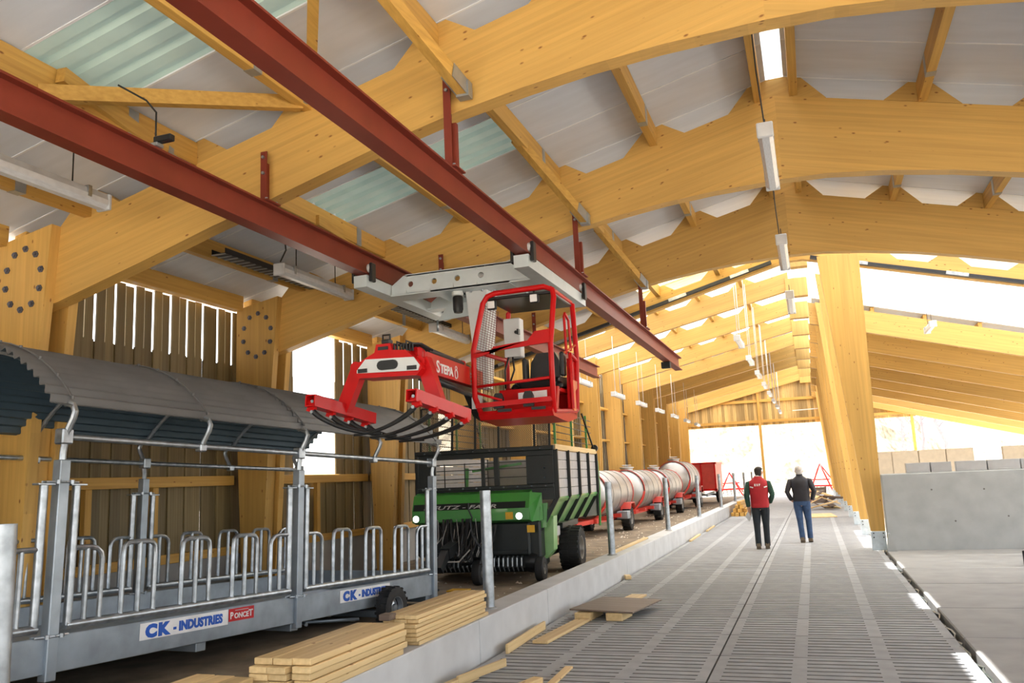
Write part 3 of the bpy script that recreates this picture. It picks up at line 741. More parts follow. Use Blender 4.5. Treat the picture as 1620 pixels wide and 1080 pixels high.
# cab
CX0, CX1 = -3.28, -2.46
def fr(x, y, z): return (x, y, z)
R_ = .03
Lf = [(-3.28, 8.42, 2.38), (-3.30, 8.30, 2.55), (-3.30, 8.30, 3.05), (-3.17, 8.36, 3.62)]; Rf = [(-2.47, 8.42, 2.36), (-2.44, 8.3, 2.5), (-2.44, 8.30, 3.05), (-2.39, 8.36, 3.62)]
Lr = [(-3.26, 9.25, 2.42), (-3.26, 9.25, 3.05), (-3.20, 9.2, 3.60)]; Rr = [(-2.45, 9.25, 2.42), (-2.42, 9.25, 3.05), (-2.42, 9.18, 3.62)]
m = MB()
m.tube([Lf[0], Lf[1], Lf[2], (-3.19, 8.35, 3.56), (-3.14, 8.36, 3.635), (-3.05, 8.36, 3.66), (-2.5, 8.36, 3.67), (-2.41, 8.36, 3.63), (-2.395, 8.35, 3.55), Rf[2], Rf[1], Rf[0]], R_, 10)
m.tube([Lr[0], Lr[1], Lr[2], (-3.15, 9.2, 3.64), (-2.48, 9.18, 3.65), Rr[2], Rr[1], Rr[0]], R_, 10)
for a, b in (((-3.12, 8.36, 3.64), (-3.16, 9.2, 3.64)), ((-2.43, 8.36, 3.645), (-2.44, 9.18, 3.645)), (Lf[0], Lr[0]), (Rf[0], Rr[0]), (Lf[0], Rf[0]), ((-3.3, 8.3, 3.05), (-3.26, 9.25, 3.05))): m.tube([a, b], R_*.85, 10)
cb(m, 'cab_frame', 'red_paint')
m = MB(); m.prism([(-3.3, 3.01), (-2.44, 3.06), (-2.44, 3.20), (-2.60, 3.19), (-2.68, 3.10), (-3.06, 3.07), (-3.12, 3.0), (-3.3, 2.96)], 8.27, 8.30); cb(m, 'front_crossbar', 'red_paint')
m = MB(); m.tube([(-3.3, 8.3, 2.66), (-2.44, 8.3, 2.70)], .016, 8); m.bar((-3.29, 8.29, 2.46), (-2.45, 8.29, 2.48), .02, .05); m.tube([(-3.29, 8.31, 2.6), (-3.0, 8.31, 2.5)], .014, 8); cb(m, 'guard_rail', 'red_paint')
m = MB(); m.bbox(-3.16, -2.42, 8.37, 9.18, 3.59, 3.625, .01); cb(m, 'cab_roof', 'black_vinyl')
# cab tub: floor, front apron and rear wall
m = MB(); m.prism([(8.31, 2.36), (8.36, 2.31), (8.9, 2.27), (9.28, 2.33), (9.28, 2.40), (8.34, 2.40)], -3.27, -2.46, 0); cb(m, 'floor_pan', 'red_paint')
m = MB(); m.prism([(8.52, 2.36), (8.60, 2.36), (8.70, 2.64), (8.62, 2.64)], -3.14, -2.48, 0); m.box(-3.0, -2.5, 8.66, 9.25, 2.60, 2.64); m.box(-3.25, -2.46, 9.2, 9.24, 2.36, 2.72); cb(m, 'seat_console', 'red_paint')
m = MB(); m.prism([(8.95, 2.38), (9.24, 2.38), (9.24, 2.98), (9.0, 2.98), (8.96, 2.7)], -2.47, -2.44, 0); cb(m, 'side_panel', 'red_paint')
m = MB(); m.prism([(9.02, 2.40), (9.12, 2.40), (9.12, 2.62), (9.2, 2.66), (9.22, 2.74), (9.02, 2.74)], -2.445, -2.42, 0); cb(m, 'entry_edge', 'orange_paint')
# side handrail loops
m = MB()
m.tube([(-2.42, 8.98, 2.42), (-2.42, 8.95, 2.95), (-2.42, 8.97, 3.02), (-2.42, 9.22, 2.98)], .02, 8)
m.tube([(-2.42, 8.82, 3.0), (-2.42, 8.80, 3.42), (-2.42, 8.84, 3.46), (-2.42, 8.98, 3.40), (-2.42, 9.02, 3.06)], .015, 8)
cb(m, 'grab_handle', 'red_paint')
m = MB(); m.tube([(-2.43, 8.8, 3.02), (-2.42, 9.2, 3.15)], .013, 8); cb(m, 'door_bar', 'orange_paint')
m = MB()
for x, w in ((-3.05, .11), (-2.72, .11)):
    m.prism([(x-w/2, 2.42), (x+w/2, 2.42), (x+w/2, 2.53), (x+w*.3, 2.58), (x-w*.3, 2.58), (x-w/2, 2.53)], 8.32, 8.36)
cb(m, 'foot_pedal', 'black_steel')
m = MB(); m.prism([(8.78, 2.66), (9.14, 2.66), (9.16, 2.72), (9.12, 2.78), (8.80, 2.76), (8.76, 2.72)], -3.0, -2.5, 0); cb(m, 'seat_cushion', 'black_vinyl')
m = MB(); m.prism([(-2.94, 2.74), (-2.57, 2.74), (-2.58, 2.98), (-2.63, 3.08), (-2.84, 3.08), (-2.91, 2.98)], 9.08, 9.18); cb(m, 'seat_back', 'black_vinyl')
m = MB(); m.bbox(-2.98, -2.93, 8.95, 9.08, 2.72, 3.02, .015); m.bbox(-2.53, -2.48, 8.9, 9.02, 2.78, 3.05, .015); cb(m, 'armrest', 'black_vinyl')
m = MB()
for x in (-2.99, -2.50):
    m.tube([(x, 8.75, 2.62), (x, 8.73, 2.74)], .012, 6); m.lathe([(0, .0), (.04, .02), (.05, .05), (.03, .08), (0, .09)], (x, 8.73, 2.62), 2, 10)
cb(m, 'joystick', 'black_vinyl')
# guard grille and control box on the boom side
m = MB()
for k in range(36):
    z = 2.66+k*.0257; xo = -3.30+.10*max(0, (z-3.05)/.57); m.bar((xo, 8.38, z), (xo+.02, 8.85, z-.01), .004, .004)
for k in range(7): y = 8.38+.08*k; m.tube([(-3.30, y, 2.64), (-3.29, y, 3.05), (-3.2, y, 3.56)], .0025, 4)
cb(m, 'guard_grille', 'grille_dark')
m = MB(); m.bbox(-3.2, -3.0, 9.0, 9.14, 3.05, 3.5, .01); cb(m, 'control_box', 'crane_white')
m = MB(); m.lathe([(0, -.03), (.02, -.03), (.02, 0)], (-3.04, 8.998, 3.33), 1, 10); m.box(-3.02, -3.0, 8.94, 9.0, 3.3, 3.36); cb(m, 'box_lock', 'black_steel')
for p_ in ([(-3.15, 9.0, 3.05), (-3.18, 8.95, 2.9), (-3.2, 9, 2.7)], [(-3.1, 9.0, 3.05), (-3.08, 8.98, 2.9), (-3.15, 9, 2.75)]): m = MB(); m.tube(p_, .012, 6); cb(m, 'control_cable', 'black_steel')
for x, z in ((-3.10, 3.54), (-2.62, 3.56)):
    m = MB(); m.bbox(x-.05, x+.05, 8.36, 8.42, z-.05, z+.05, .012); m.bar((x, 8.39, z+.04), (x, 8.39, z+.09), .02, .02); cb(m, 'work_lamp', 'black_steel')
    m = MB(); m.bbox(x-.04, x+.04, 8.35, 8.362, z-.04, z+.04, .006); cb(m, 'work_lamp_glass', 'white_paint')
m = MB(); m.prism([(-2.90, 2.47), (-2.58, 2.48), (-2.58, 2.60), (-2.90, 2.59)], 8.545, 8.552); P_ = cb(m, 'maker_plate', 'white_paint')
text('lettering', 'S', .105, 'text_red', P_, frame_m(V((-2.885, 8.542, 2.50))-O, (1, 0, .02), (0, .25, 1)), bold=.004)
text('lettering', 'TEPA', .075, 'text_red', P_, frame_m(V((-2.825, 8.542, 2.503))-O, (1, 0, .02), (0, .25, 1)), bold=.003)
for x in (-3.05, -2.68): m = MB(); m.box(x, x+.15, 8.30, 8.312, 2.38, 2.41); cb(m, 'vent_slot', 'black_steel')
# boom
m = MB()
bq = [(-3.27, 6.92), (-3.47, 8.75)]
def boxb(m, p, q, w, h): m.bar(p, q, w, h)
boxb(m, (-3.27, 6.85, 2.76), (-3.47, 8.8, 2.79), .15, .19); cb(m, 'boom', 'red_paint')
m = MB(); boxb(m, (-3.29, 7.0, 2.635), (-3.48, 8.8, 2.65), .09, .05); m.tube([(-3.25, 7.1, 2.63), (-3.45, 8.7, 2.6)], .03, 8); cb(m, 'under_cylinder', 'black_steel')
m = MB(); m.tube([(-3.28, 6.95, 2.90), (-3.40, 8.2, 2.905)], .035, 10); m.tube([(-3.40, 8.2, 2.905), (-3.47, 8.8, 2.9)], .022, 10); m.tube([(-3.33, 7.0, 2.92), (-3.42, 8.0, 2.93)], .018, 8); cb(m, 'hydraulic_cylinder', 'black_steel')
m = MB(); m.bbox(-3.43, -3.37, 8.15, 8.25, 2.86, 2.94, .01); m.bbox(-3.33, -3.2, 6.78, 6.95, 2.64, 2.93, .03); cb(m, 'boom_head', 'red_paint')
m = MB(); m.prism([(8.6, 2.62), (9.1, 2.55), (9.1, 2.35), (8.85, 2.4)], -3.55, -3.42, 0); cb(m, 'boom_foot', 'black_steel')
m = MB(); m.prism([(-3.42, 2.45), (-3.30, 2.45), (-3.30, 2.62), (-3.42, 2.62)], 8.5, 8.52); cb(m, 'white_panel', 'crane_white')
bd = V((-.2, 1.95, .03)).normalized()
P_ = cb(MB().box(-3.3, -3.25, 6.9, 6.91, 2.70, 2.71), 'boom_pad', 'red_paint')
Mt = frame_m(V((-3.205, 7.08, 2.735))-O, bd, (0, 0, 1))
text('lettering', 'S', .16, 'text_white', P_, frame_m(V((-3.231, 7.17, 2.70))-O, bd, (0, 0, 1)), ext=.006, bold=.003, sx=1.35)
text('lettering', 'TEPA', .12, 'text_white', P_, frame_m(V((-3.236, 7.275, 2.705))-O, bd, (0, 0, 1)), ext=.006, bold=.003, sx=1.45)
m = MB(); o2 = V((-3.286, 7.78, 2.765)); n_ = Matrix.Rotation(0, 4, 'Z')
m.tube([o2+V((0, .035*cos(a), .045*sin(a)-.02)) for a in [2*pi*k/12 for k in range(13)]], .005, 5); m.tube([o2+V((0, .022*cos(a), .02*sin(a)+.04)) for a in [2*pi*k/10 for k in range(11)]], .004, 5); cb(m, 'emblem', 'text_white')
m = MB()
for z, l in ((2.80, .12), (2.765, .2), (2.72, .18), (2.69, .2)): m.box(-3.352, -3.338, 8.3, 8.3+l, z, z+.018)
cb(m, 'fine_print', 'text_grey')
# grab: body, arms, tine beams, tines
m = MB(); m.prism([(-3.78, 2.64), (-3.72, 2.62), (-3.16, 2.605), (-3.11, 2.66), (-3.13, 2.72), (-3.26, 2.835), (-3.42, 2.85), (-3.56, 2.84), (-3.75, 2.75)], 6.60, 6.85)
m.prism([(-3.60, 2.84), (-3.42, 2.85), (-3.44, 2.92), (-3.58, 2.92)], 6.66, 6.8); cb(m, 'grab_body', 'red_paint')
m = MB(); m.bbox(-3.53, -3.45, 6.66, 6.74, 2.92, 2.96, .008); m.tube([(-3.52, 6.68, 2.95), (-3.52, 6.68, 3.0), (-3.45, 6.68, 3.0), (-3.45, 6.68, 2.95)], .01, 6); m.box(-3.56, -3.46, 6.655, 6.66, 2.865, 2.895)
for k in range(7):
    x = -3.42+.03*k; m.tube([(x, 6.7, 2.84), (x+.01, 6.68, 2.91+.02*sin(k*2)), (x+.06, 6.75, 2.90), (x+.1, 6.9, 2.86)], .013, 6)
cb(m, 'hoses', 'black_steel')
m = MB(); m.prism([(-3.735, 2.665), (-3.14, 2.645), (-3.125, 2.69), (-3.18, 2.765), (-3.65, 2.782), (-3.735, 2.69)], 6.585, 6.6); cb(m, 'white_face', 'crane_white')
m = MB(); sl_ = [(-3.43+.1*s+.042*cos(a), 2.715+.042*sin(a)) for s, r in ((.6, (-pi/2, pi/2)), (-.6, (pi/2, 1.5*pi))) for a in [r[0]+(r[1]-r[0])*k/6 for k in range(7)]]
m.prism(sl_, 6.575, 6.59); m.box(-3.72, -3.63, 6.575, 6.59, 2.665, 2.70); m.box(-3.24, -3.15, 6.575, 6.59, 2.655, 2.69); cb(m, 'face_marks', 'black_steel')
m = MB(); m.bar((-3.80, 6.75, 2.72), (-3.965, 6.75, 2.36), .12, .10, up=(0, 1, 0)); m.lathe([(0, -.09), (.055, -.09), (.055, .09), (0, .09)], (-3.79, 6.75, 2.73), 1, 12); cb(m, 'grab_arm', 'red_paint')
m = MB(); m.bar((-3.16, 6.75, 2.76), (-3.03, 6.75, 2.36), .12, .10, up=(0, 1, 0)); m.lathe([(0, -.09), (.055, -.09), (.055, .09), (0, .09)], (-3.165, 6.75, 2.73), 1, 12); cb(m, 'grab_arm', 'red_paint')
for sx, p, q in ((-1, V((-4.0, 6.25, 2.42)), V((-3.93, 7.2, 2.31))), (1, V((-3.045, 6.25, 2.395)), V((-2.955, 7.2, 2.28)))):
    m = MB(); d = (q-p); u = d.normalized(); h = .045
    x_ = d.cross(V((0, 0, 1))).normalized(); z_ = x_.cross(u)
    for a, b in ((-1, 0), (1, 0), (0, -1), (0, 1)):     # hollow square tube
        c = x_*a*h+z_*b*h; m.bar(p+c, q+c, .1 if b else .012, .012 if b else .1)
    for k in range(4):
        c = p+d*(.06+.29*k); m.bar(c+z_*.0, c-z_*.09-x_*(.03*sx*-1), .075, .035, up=u)
    cb(m, 'tine_beam', 'red_paint')
    m = MB()
    for k in range(4):
        c = p+d*(.06+.29*k)-z_*.09
        for s in (0, .09): m.lathe([(0, -.035), (.015, -.035), (.015, .035), (0, .035)], c+z_*s, 1, 6)
    cb(m, 'bolts', 'galvanised')
    for k in range(4):
        c = p+d*(.06+.29*k)-z_*.085; tip = V((-3.36 if sx < 0 else -3.62, c.y+.03, 2.105-.01*k)); pts = []
        for i in range(13):
            f = i/12; a = f*pi/2; pts.append(V((c.x+(tip.x-c.x)*(1-cos(a))**.75, c.y+(tip.y-c.y)*f, c.z+(tip.z-c.z)*sin(a)**1.15)))
        m = MB(); m.tube(pts, [.026*(1-.6*i/12) for i in range(13)], 8); cb(m, 'tine', 'black_steel')

# ------------------------------------------------------------------ hay feeder trailer
fe = thing('hay_feeder', 'galvanised hay feeder trailer with curved corrugated roof and hooped feed barriers', 'feeder', (-5.22, 7.87, .28), (R(-2), 0, R(-5.2)))
Wd = 2.27; G = 'galvanised'
def fb(m, name, mats): return m.build(name, mats, fe)
for x in (0, -Wd):
    s = 1 if x == 0 else -1
    for y in (-5.7, -2.85, 0, 2.85):
        m = MB(); m.bbox(x-.045, x+.045, y-.045, y+.045, -.02, 1.6, .006); fb(m, 'post', 'galvanised_plate')
        m = MB(); m.tube([(x, y, 1.5), (x, y, 1.66), (x+.03*s, y, 1.82), (x+.09*s, y, 1.92), (x+.105*s, y, 1.97), (x+.08*s, y, 2.02), (x-.01*s, y, 2.045), (x-.12*s, y, 2.15)], .026, 8); m.bbox(x-.05, x+.05, y-.05, y+.05, 1.72, 1.84, .01); fb(m, 'roof_stanchion', G)
    for y in (-1.42, 1.42):
        m = MB(); m.tube([(x, y, 1.74), (x+.03*s, y, 1.82), (x+.09*s, y, 1.92), (x+.105*s, y, 1.97), (x+.08*s, y, 2.02), (x-.01*s, y, 2.045), (x-.12*s, y, 2.15)], .024, 8); m.bbox(x-.04, x+.04, y-.04, y+.04, 1.73, 1.80, .01); fb(m, 'roof_stanchion', G)
    m = MB(); m.tube([(x, -2.9 if x == 0 else -5.7, 1.78), (x, 2.9, 1.78)], .026, 10); fb(m, 'top_rail', G)
    for b0 in (-5.7, -2.85, 0):
        m = MB(); m.tube([(x, b0+.12, .36), (x, b0+2.73, .36)], .034, 10); fb(m, 'barrier_rail', G)
        for y in (b0+.14, b0+2.71):
            m = MB(); m.tube([(x, y, .36), (x, y, 1.41)], .032, 10); m.bbox(x-.04, x+.04, y-.07, y+.07, 1.405, 1.42, .003); fb(m, 'tall_tube', G)
            e = 1 if y < b0+1.4 else -1
            m = MB(); m.tube([(x, y, .93)]+[(x, y+e*(.17+.11*cos(a)), .84+.09*sin(a)) for a in (pi/2, pi/3, pi/6, 0)]+[(x, y+e*.28, .36)], .021, 8); m.tube([(x, y+e*.14, .92), (x, y+e*.14, .36)], .021, 8); fb(m, 'hoop', G)
            m = MB(); yy_ = b0 if e > 0 else b0+2.85
            for z in (.3, 1.43): m.tube([(x+.06, yy_, z), (x+.02, y, z)], .009, 6); m.tube([(x-.06, yy_, z), (x-.02, y, z)], .009, 6); m.lathe([(0, 0), (.02, 0), (.02, .03), (0, .03)], (x+.05, yy_+e*.06, z-.015), 2, 6)
            fb(m, 'clamp', G)
        for yc in (.79, 1.425, 2.06):
            yc += b0; m = MB(); w_ = .165
            m.tube([(x, yc-w_, .36), (x, yc-w_, .84)]+[(x, yc-(w_-.07)*1+(-.07*cos(a)), .88+.07*sin(a)) for a in (pi/6, pi/3, pi/2)]+[(x, yc+(w_-.07)+.07*cos(a), .88+.07*sin(a)) for a in (pi/2, pi/3, pi/6)]+[(x, yc+w_, .84), (x, yc+w_, .36)], .021, 8)
            m.tube([(x, yc, .95), (x, yc, .36)], .021, 8); fb(m, 'hoop', G)
    m = MB(); m.bbox(x-.02, x+.012, -5.75, 2.9, .03, .30, .006); fb(m, 'side_plate', 'galvanised_plate')
m = MB(); m.bbox(-Wd+.02, -.02, -5.7, 2.86, .08, .10, .004); fb(m, 'deck', 'galvanised_plate')
for y in (-5.72, 2.85): m = MB(); m.bbox(-Wd, 0, y-.012, y+.012, .03, .34, .004); fb(m, 'end_plate', 'galvanised_plate')
for y in (-1.3, .0, 2.75): m = MB(); m.bbox(-Wd+.1, -.02, y-.06, y+.06, -.05, .05, .006); fb(m, 'cross_member', 'galvanised_plate')
m = MB(); m.bbox(-Wd+.1, .08, 1.5, 1.62, -.1, -.02, .006); fb(m, 'axle', 'galvanised_plate')
m = MB(); m.tube([(-1.3, 1.3, -.02), (-.1, .3, -.03)], .02, 6); m.tube([(-.8, .2, -.05), (-.05, 1.2, -.08)], .02, 6); fb(m, 'axle_stay', 'galvanised_plate')
def wheel(par, name, c, r, wdt, rim, axis=0, lugs=18, tm='rubber', rm='galvanised', mr=0):
    m = MB(); k = wdt/2
    m.lathe([(rim, -k*.9), (r*.86, -k), (r*.97, -k*.8), (r, -k*.3), (r, k*.3), (r*.97, k*.8), (r*.86, k), (rim, k*.9)], (0, 0, 0), axis, 28)
    for i in range(lugs):
        a = 2*pi*i/lugs
        for s in (-1, 1):
            M = Matrix.Rotation(a+(.5*2*pi/lugs if s > 0 else 0), 4, 'X'); m.box(min(.1*k*s, .95*k*s), max(.1*k*s, .95*k*s), -r*.06, r*.06, r*.95, r*1.02, 0, M)
    t = m.build(name, tm, par, c)
    m = MB(); m.lathe([(rim, -k*.8), (rim*.9, -k*.6), (rim*.85, k*.1), (rim*.35, k*.35), (rim*.3, k*.7), (0, k*.72)], (0, 0, 0), axis, 20); m.lathe([(rim, k*.92), (rim*.93, k*.9), (rim*.88, k*.2)], (0, 0, 0), axis, 20)
    m.build('rim', rm, t)
    return t
wheel(fe, 'wheel', (.16, 1.58, .01), .245, .17, .13); wheel(fe, 'wheel', (-Wd-.16, 1.58, .01), .245, .17, .13)
# roof: arched ribs and two corrugated sheets
def archp(t, off=0):      # t 0..1 right to left
    a = R(39.2+101.6*t); r = 1.498; return V((-Wd/2+(r+off)*cos(a), 0, 1.10+(r+off)*sin(a)))
for y in (-2.85, -1.42, 0, 1.42, 2.85):
    m = MB(); m.tube([archp(k/16, -.03)+V((0, y, 0)) for k in range(17)], .022, 8); fb(m, 'roof_rib', G)
def feeder_sheet(y0, y1, dz):
    m = MB(); n = 168; top = []; 
    for s in (0, 1):
        for y in (y0, y1):
            for k in range(n+1): 
                t = k/n; p = archp(-.025+1.05*t, .040*(.5+.5*cos(k*2*pi/6))+dz-(.006 if s else 0)); m.v.append((p.x, y, p.z))
    q = n+1
    for k in range(n):
        for s in (0, 1):
            b = s*2*q; m.f.append((b+k, b+k+1, b+q+k+1, b+q+k)); m.m.append(s); m.sm.append(True)
        for e in (0, q): m.f.append((e+k, e+k+1, 2*q+e+k+1, 2*q+e+k)); m.m.append(0); m.sm.append(False)
    for k in (0, n): m.f.append((k, q+k, 3*q+k, 2*q+k)); m.m.append(0); m.sm.append(False)
    fb(m, 'roof_sheet', ['sheet_grey', 'sheet_blue'])
feeder_sheet(-3.02, .12, .0); feeder_sheet(.0, 3.05, .012)
for y in (-2.85, -1.42, 0, 1.42, 2.85):
    m = MB(); m.tube([archp(k/20, .05)+V((0, y, 0)) for k in range(21)], .008, 5)
    for k in range(0, 21, 2): p = archp(k/20, .05); m.lathe([(.014, -.01), (.014, .014), (0, .014)], (p.x, y, p.z), 2, 6)
    fb(m, 'roof_strap', 'sheet_grey')
SX = .0145
def decal(y, z, L, h, mat, name): m = MB(); m.box(SX, SX+.003, y, y+L, z, z+h); return fb(m, name, mat)
for y in (-2.03, .74):
    d = decal(y, .145, 1.02, .135, 'white_paint', 'maker_board')
    text('lettering', 'CK', .135, 'text_blue', d, frame_m((SX+.004, y+.06, .165), (0, 1, 0), (0, 0, 1)), bold=.010, sx=1.2, sp=1.25)
    text('lettering', '- INDUSTRIES', .105, 'text_blue', d, frame_m((SX+.004, y+.36, .175), (0, 1, 0), (0, 0, 1)), bold=.006, sx=.90, sp=1.04)
d = decal(-1.0, .165, .34, .115, 'sign_red', 'dealer_plate')
text('lettering', 'P', .085, 'text_white', d, frame_m((SX+.004, -.985, .19), (0, 1, 0), (0, 0, 1)), bold=.002, sx=.95)
text('lettering', 'ONCE', .066, 'text_white', d, frame_m((SX+.004, -.93, .19), (0, 1, 0), (0, 0, 1)), bold=.002, sx=1.05)
text('lettering', 'T', .085, 'text_white', d, frame_m((SX+.004, -.735, .19), (0, 1, 0), (0, 0, 1)), bold=.002, sx=1.1)
m = MB(); m.box(SX+.003, SX+.005, -.92, -.74, .258, .264); m.build('fine_print', 'text_grey', d)
m = MB(); m.tube([(-1.2, -5.7, .05), (-1.2, -6.8, .1)], .05, 8); m.tube([(-1.2, -6.3, .1), (-1.2, -6.3, -.4)], .03, 8); fb(m, 'drawbar', G)

# ------------------------------------------------------------------ loader wagon
wa = thing('loader_wagon', 'green and black forage loader wagon with pale side boards, parked behind the hay feeder', 'wagon', (-5.05, 13.0, .1), (0, 0, R(4.3)))
def wb(m, name, mats): return m.build(name, mats, wa)
H = 1.15; LN = 3.95
# black front wall with a window opening
m = MB()
for a, b, z0, z1 in ((-H, H, 1.25, 1.50), (-H, H, 1.95, 2.05), (-H, -.85, 1.50, 1.95), (.70, H, 1.50, 1.95), (-.06, 0, 1.5, 1.95)): m.bbox(a, b, 0, .05, z0, z1, .005)
for z in (1.45, 1.62, 1.80): m.box(.72, H-.01, -.006, .0, z, z+.012)
m.bbox(-H-.03, H+.03, -.08, .06, 2.03, 2.10, .01); m.bbox(-H, H, -.05, .0, 1.44, 1.5, .01)
m.bbox(.16, .24, -.01, .06, 1.5, 1.95, .004); wb(m, 'front_wall', 'wagon_black')
m = MB()
for k in range(10): m.lathe([(.014, -.062), (.014, -.05), (0, -.062)], (-1.05+.23*k, 0, 1.47), 1, 8)
for k in range(8): m.lathe([(.012, -.095), (.012, -.08), (0, -.095)], (-1.0+.28*k, 0, 2.06), 1, 8)
for z in (1.4, 1.6, 1.75): m.lathe([(.014, -.02), (.014, 0), (0, -.02)], (1.0, 0, z), 1, 8)
wb(m, 'bolts', 'galvanised')
m = MB()
for z in (1.62, 1.76, 1.86): m.box(-.84, .7, .03, .036, z, z+.014)
m.tube([(-.7, .04, 1.5), (-.7, .04, 1.88)], .01, 6); m.tube([(-.35, .04, 1.5), (-.35, .04, 1.88)], .01, 6); wb(m, 'window_bars', 'wagon_black')
m = MB(); m.bar((-.3, .3, 1.75), (.55, .3, 1.84), .04, .04); m.bar((-.38, .2, 1.5), (-.36, .2, 1.8), .05, .05); wb(m, 'inner_rails', 'wagon_green')
# side walls
for s in (-1, 1):
    m = MB(); x = s*H
    for k in range(5): z = 1.27+.152*k; m.bbox(x-.012, x+.012, .06, LN, z, z+.144, .004); 
    for k in range(5): pass
    bm0 = None
    for k in range(5):
        z = 1.27+.152*k
        if bm0 is None: bm0 = MB().bbox(-.013, .013, .06, LN, 0, .144, .004).build('board', 'wagon_board', wa, (x, 0, z))
        else: o = bm0.copy(); COL.objects.link(o); o.location = (x, 0, z)
    # lower pressed panels sloping in
    for k in range(4):
        y0, y1 = .08+.97*k, .08+.97*k+.93
        m = MB(); m.add([(x, y0, 1.27), (x, y1, 1.27), (x-s*.30, y1, .80), (x-s*.30, y0, .80), (x-.02*s, y0, 1.27), (x-.02*s, y1, 1.27), (x-s*.32, y1, .80), (x-s*.32, y0, .80)], [(0, 1, 2, 3), (7, 6, 5, 4), (0, 4, 5, 1), (2, 6, 7, 3), (0, 3, 7, 4), (1, 5, 6, 2)])
        wb(m, 'lower_panel', 'wagon_pale_green')
        m = MB(); m.add([(x, y0, 1.20), (x, y1, 1.20), (x+s*.03, y1, 1.25), (x+s*.03, y0, 1.25), (x, y1, 1.3), (x, y0, 1.3)], [(0, 1, 2, 3), (3, 2, 4, 5)]); wb(m, 'pressed_edge', 'wagon_green')
    for k in range(5):
        y = .06+.97*k; m = MB(); m.bar((x+s*.03, y, 1.27), (x+s*.03, y, 2.04), .07, .05); m.bar((x+s*.03, y, 1.29), (x-s*.27, y, .78), .07, .05, up=(0, 1, 0)); wb(m, 'side_post', 'wagon_black')
    m = MB(); m.bbox(x-.02, x+.045, .02, LN+.05, 2.03, 2.12, .006); wb(m, 'top_board', 'spruce')
    # rod rails above
    m = MB()
    for k in range(5): m.tube([(x-s*.05, .3, 2.22+.12*k), (x-s*.05, LN, 2.22+.12*k)], .009, 6)
    wb(m, 'rod', 'black_steel')
    for y in (.45, 1.9, 3.4): m = MB(); m.bar((x-s*.05, y, 2.05), (x-s*.05, y, 2.78), .04, .03); wb(m, 'rod_post', 'wagon_green')
    m = MB(); m.bar((x, LN+.04, .8), (x, LN+.04, 2.15), .06, .08); m.lathe([(0, -.04), (.07, -.04), (.07, .04), (0, .04)], (x+s*.02, LN-.02, 2.15), 1, 10); m.bar((x-s*.05, LN-.9, 2.8), (x, LN, 2.12), .03, .03); wb(m, 'rear_post', 'black_steel')
    m = MB(); m.tube([(x+s*.02, LN+.1, .6), (x+s*.05, LN+.1, 1.3), (x+s*.04, LN+.06, 1.9)], .025, 8); wb(m, 'rear_edge', 'wagon_green')
m = MB(); m.bbox(-H, H, LN, LN+.06, .8, 2.0, .01); wb(m, 'tailgate', 'wagon_board')
# front screen: posts and woven wire
m = MB()
for x in (-1.1, -.55, -.15, .25, .85, 1.1): m.bar((x, .02, 2.1), (x, .1, 2.82), .035, .03)
m.bar((-1.1, .1, 2.82), (1.1, .1, 2.82), .03, .03); wb(m, 'screen_frame', 'wagon_black')
m = MB(); m.add([(-1.1, .02, 2.1), (1.1, .02, 2.1), (1.1, .1, 2.82), (-1.1, .1, 2.82)], [(0, 1, 2, 3)]); wb(m, 'wire_screen', 'wire_screen')
# green front body
m = MB(); m.prism([(-.10, .92), (-.26, .96), (-.26, 1.14), (-.16, 1.38), (0, 1.42), (.05, 1.42), (.05, .92)], -H-.02, .78, 0); m.add([(.78, -.26, .96), (.78, -.26, 1.14), (.78, -.16, 1.38), (.94, -.02, 1.36), (.94, 0, .94), (.78, -.1, .92)], [(0, 1, 2, 3, 4, 5)]); wb(m, 'front_cowl', 'wagon_green')
m = MB(); m.prism([(-.264, 1.145), (-.222, 1.245), (-.21, 1.245), (-.25, 1.145)], -H, .72, 0); d = wb(m, 'dark_band', 'wagon_black')
text('lettering', 'DEUTZ - FAHR', .085, 'text_grey', d, frame_m((-.98, -.2615, 1.158), (1, 0, 0), (0, .42, 1)), bold=.001, sx=2.2, shear=.25)
for x in (-1.1, .62):
    m = MB(); m.lathe([(.055, -.285), (.06, -.27), (.06, -.2)], (x, 0, 1.02), 1, 14); l_ = wb(m, 'reflector_ring', 'wagon_black')
    MB().lathe([(0, -.30), (.035, -.295), (.052, -.28), (.052, -.26)], (x, 0, 1.02), 1, 14).build('reflector_lens', 'reflector_glow', l_)  # reflector cap made to glow, not a lit lamp
for x, z in ((.46, 1.03), (.80, .82)): m = MB(); m.box(x-.06, x+.06, -.275, -.262, z-.055, z+.055); q = wb(m, 'warning_sticker', 'sticker_yellow')
m = MB(); m.prism([(.72, 1.18), (1.02, 1.2), (.98, .82), (.8, .8)], .02, .06); m.bar((.86, -.02, .8), (.9, -.02, 1.15), .03, .03); wb(m, 'side_bracket', 'wagon_green')
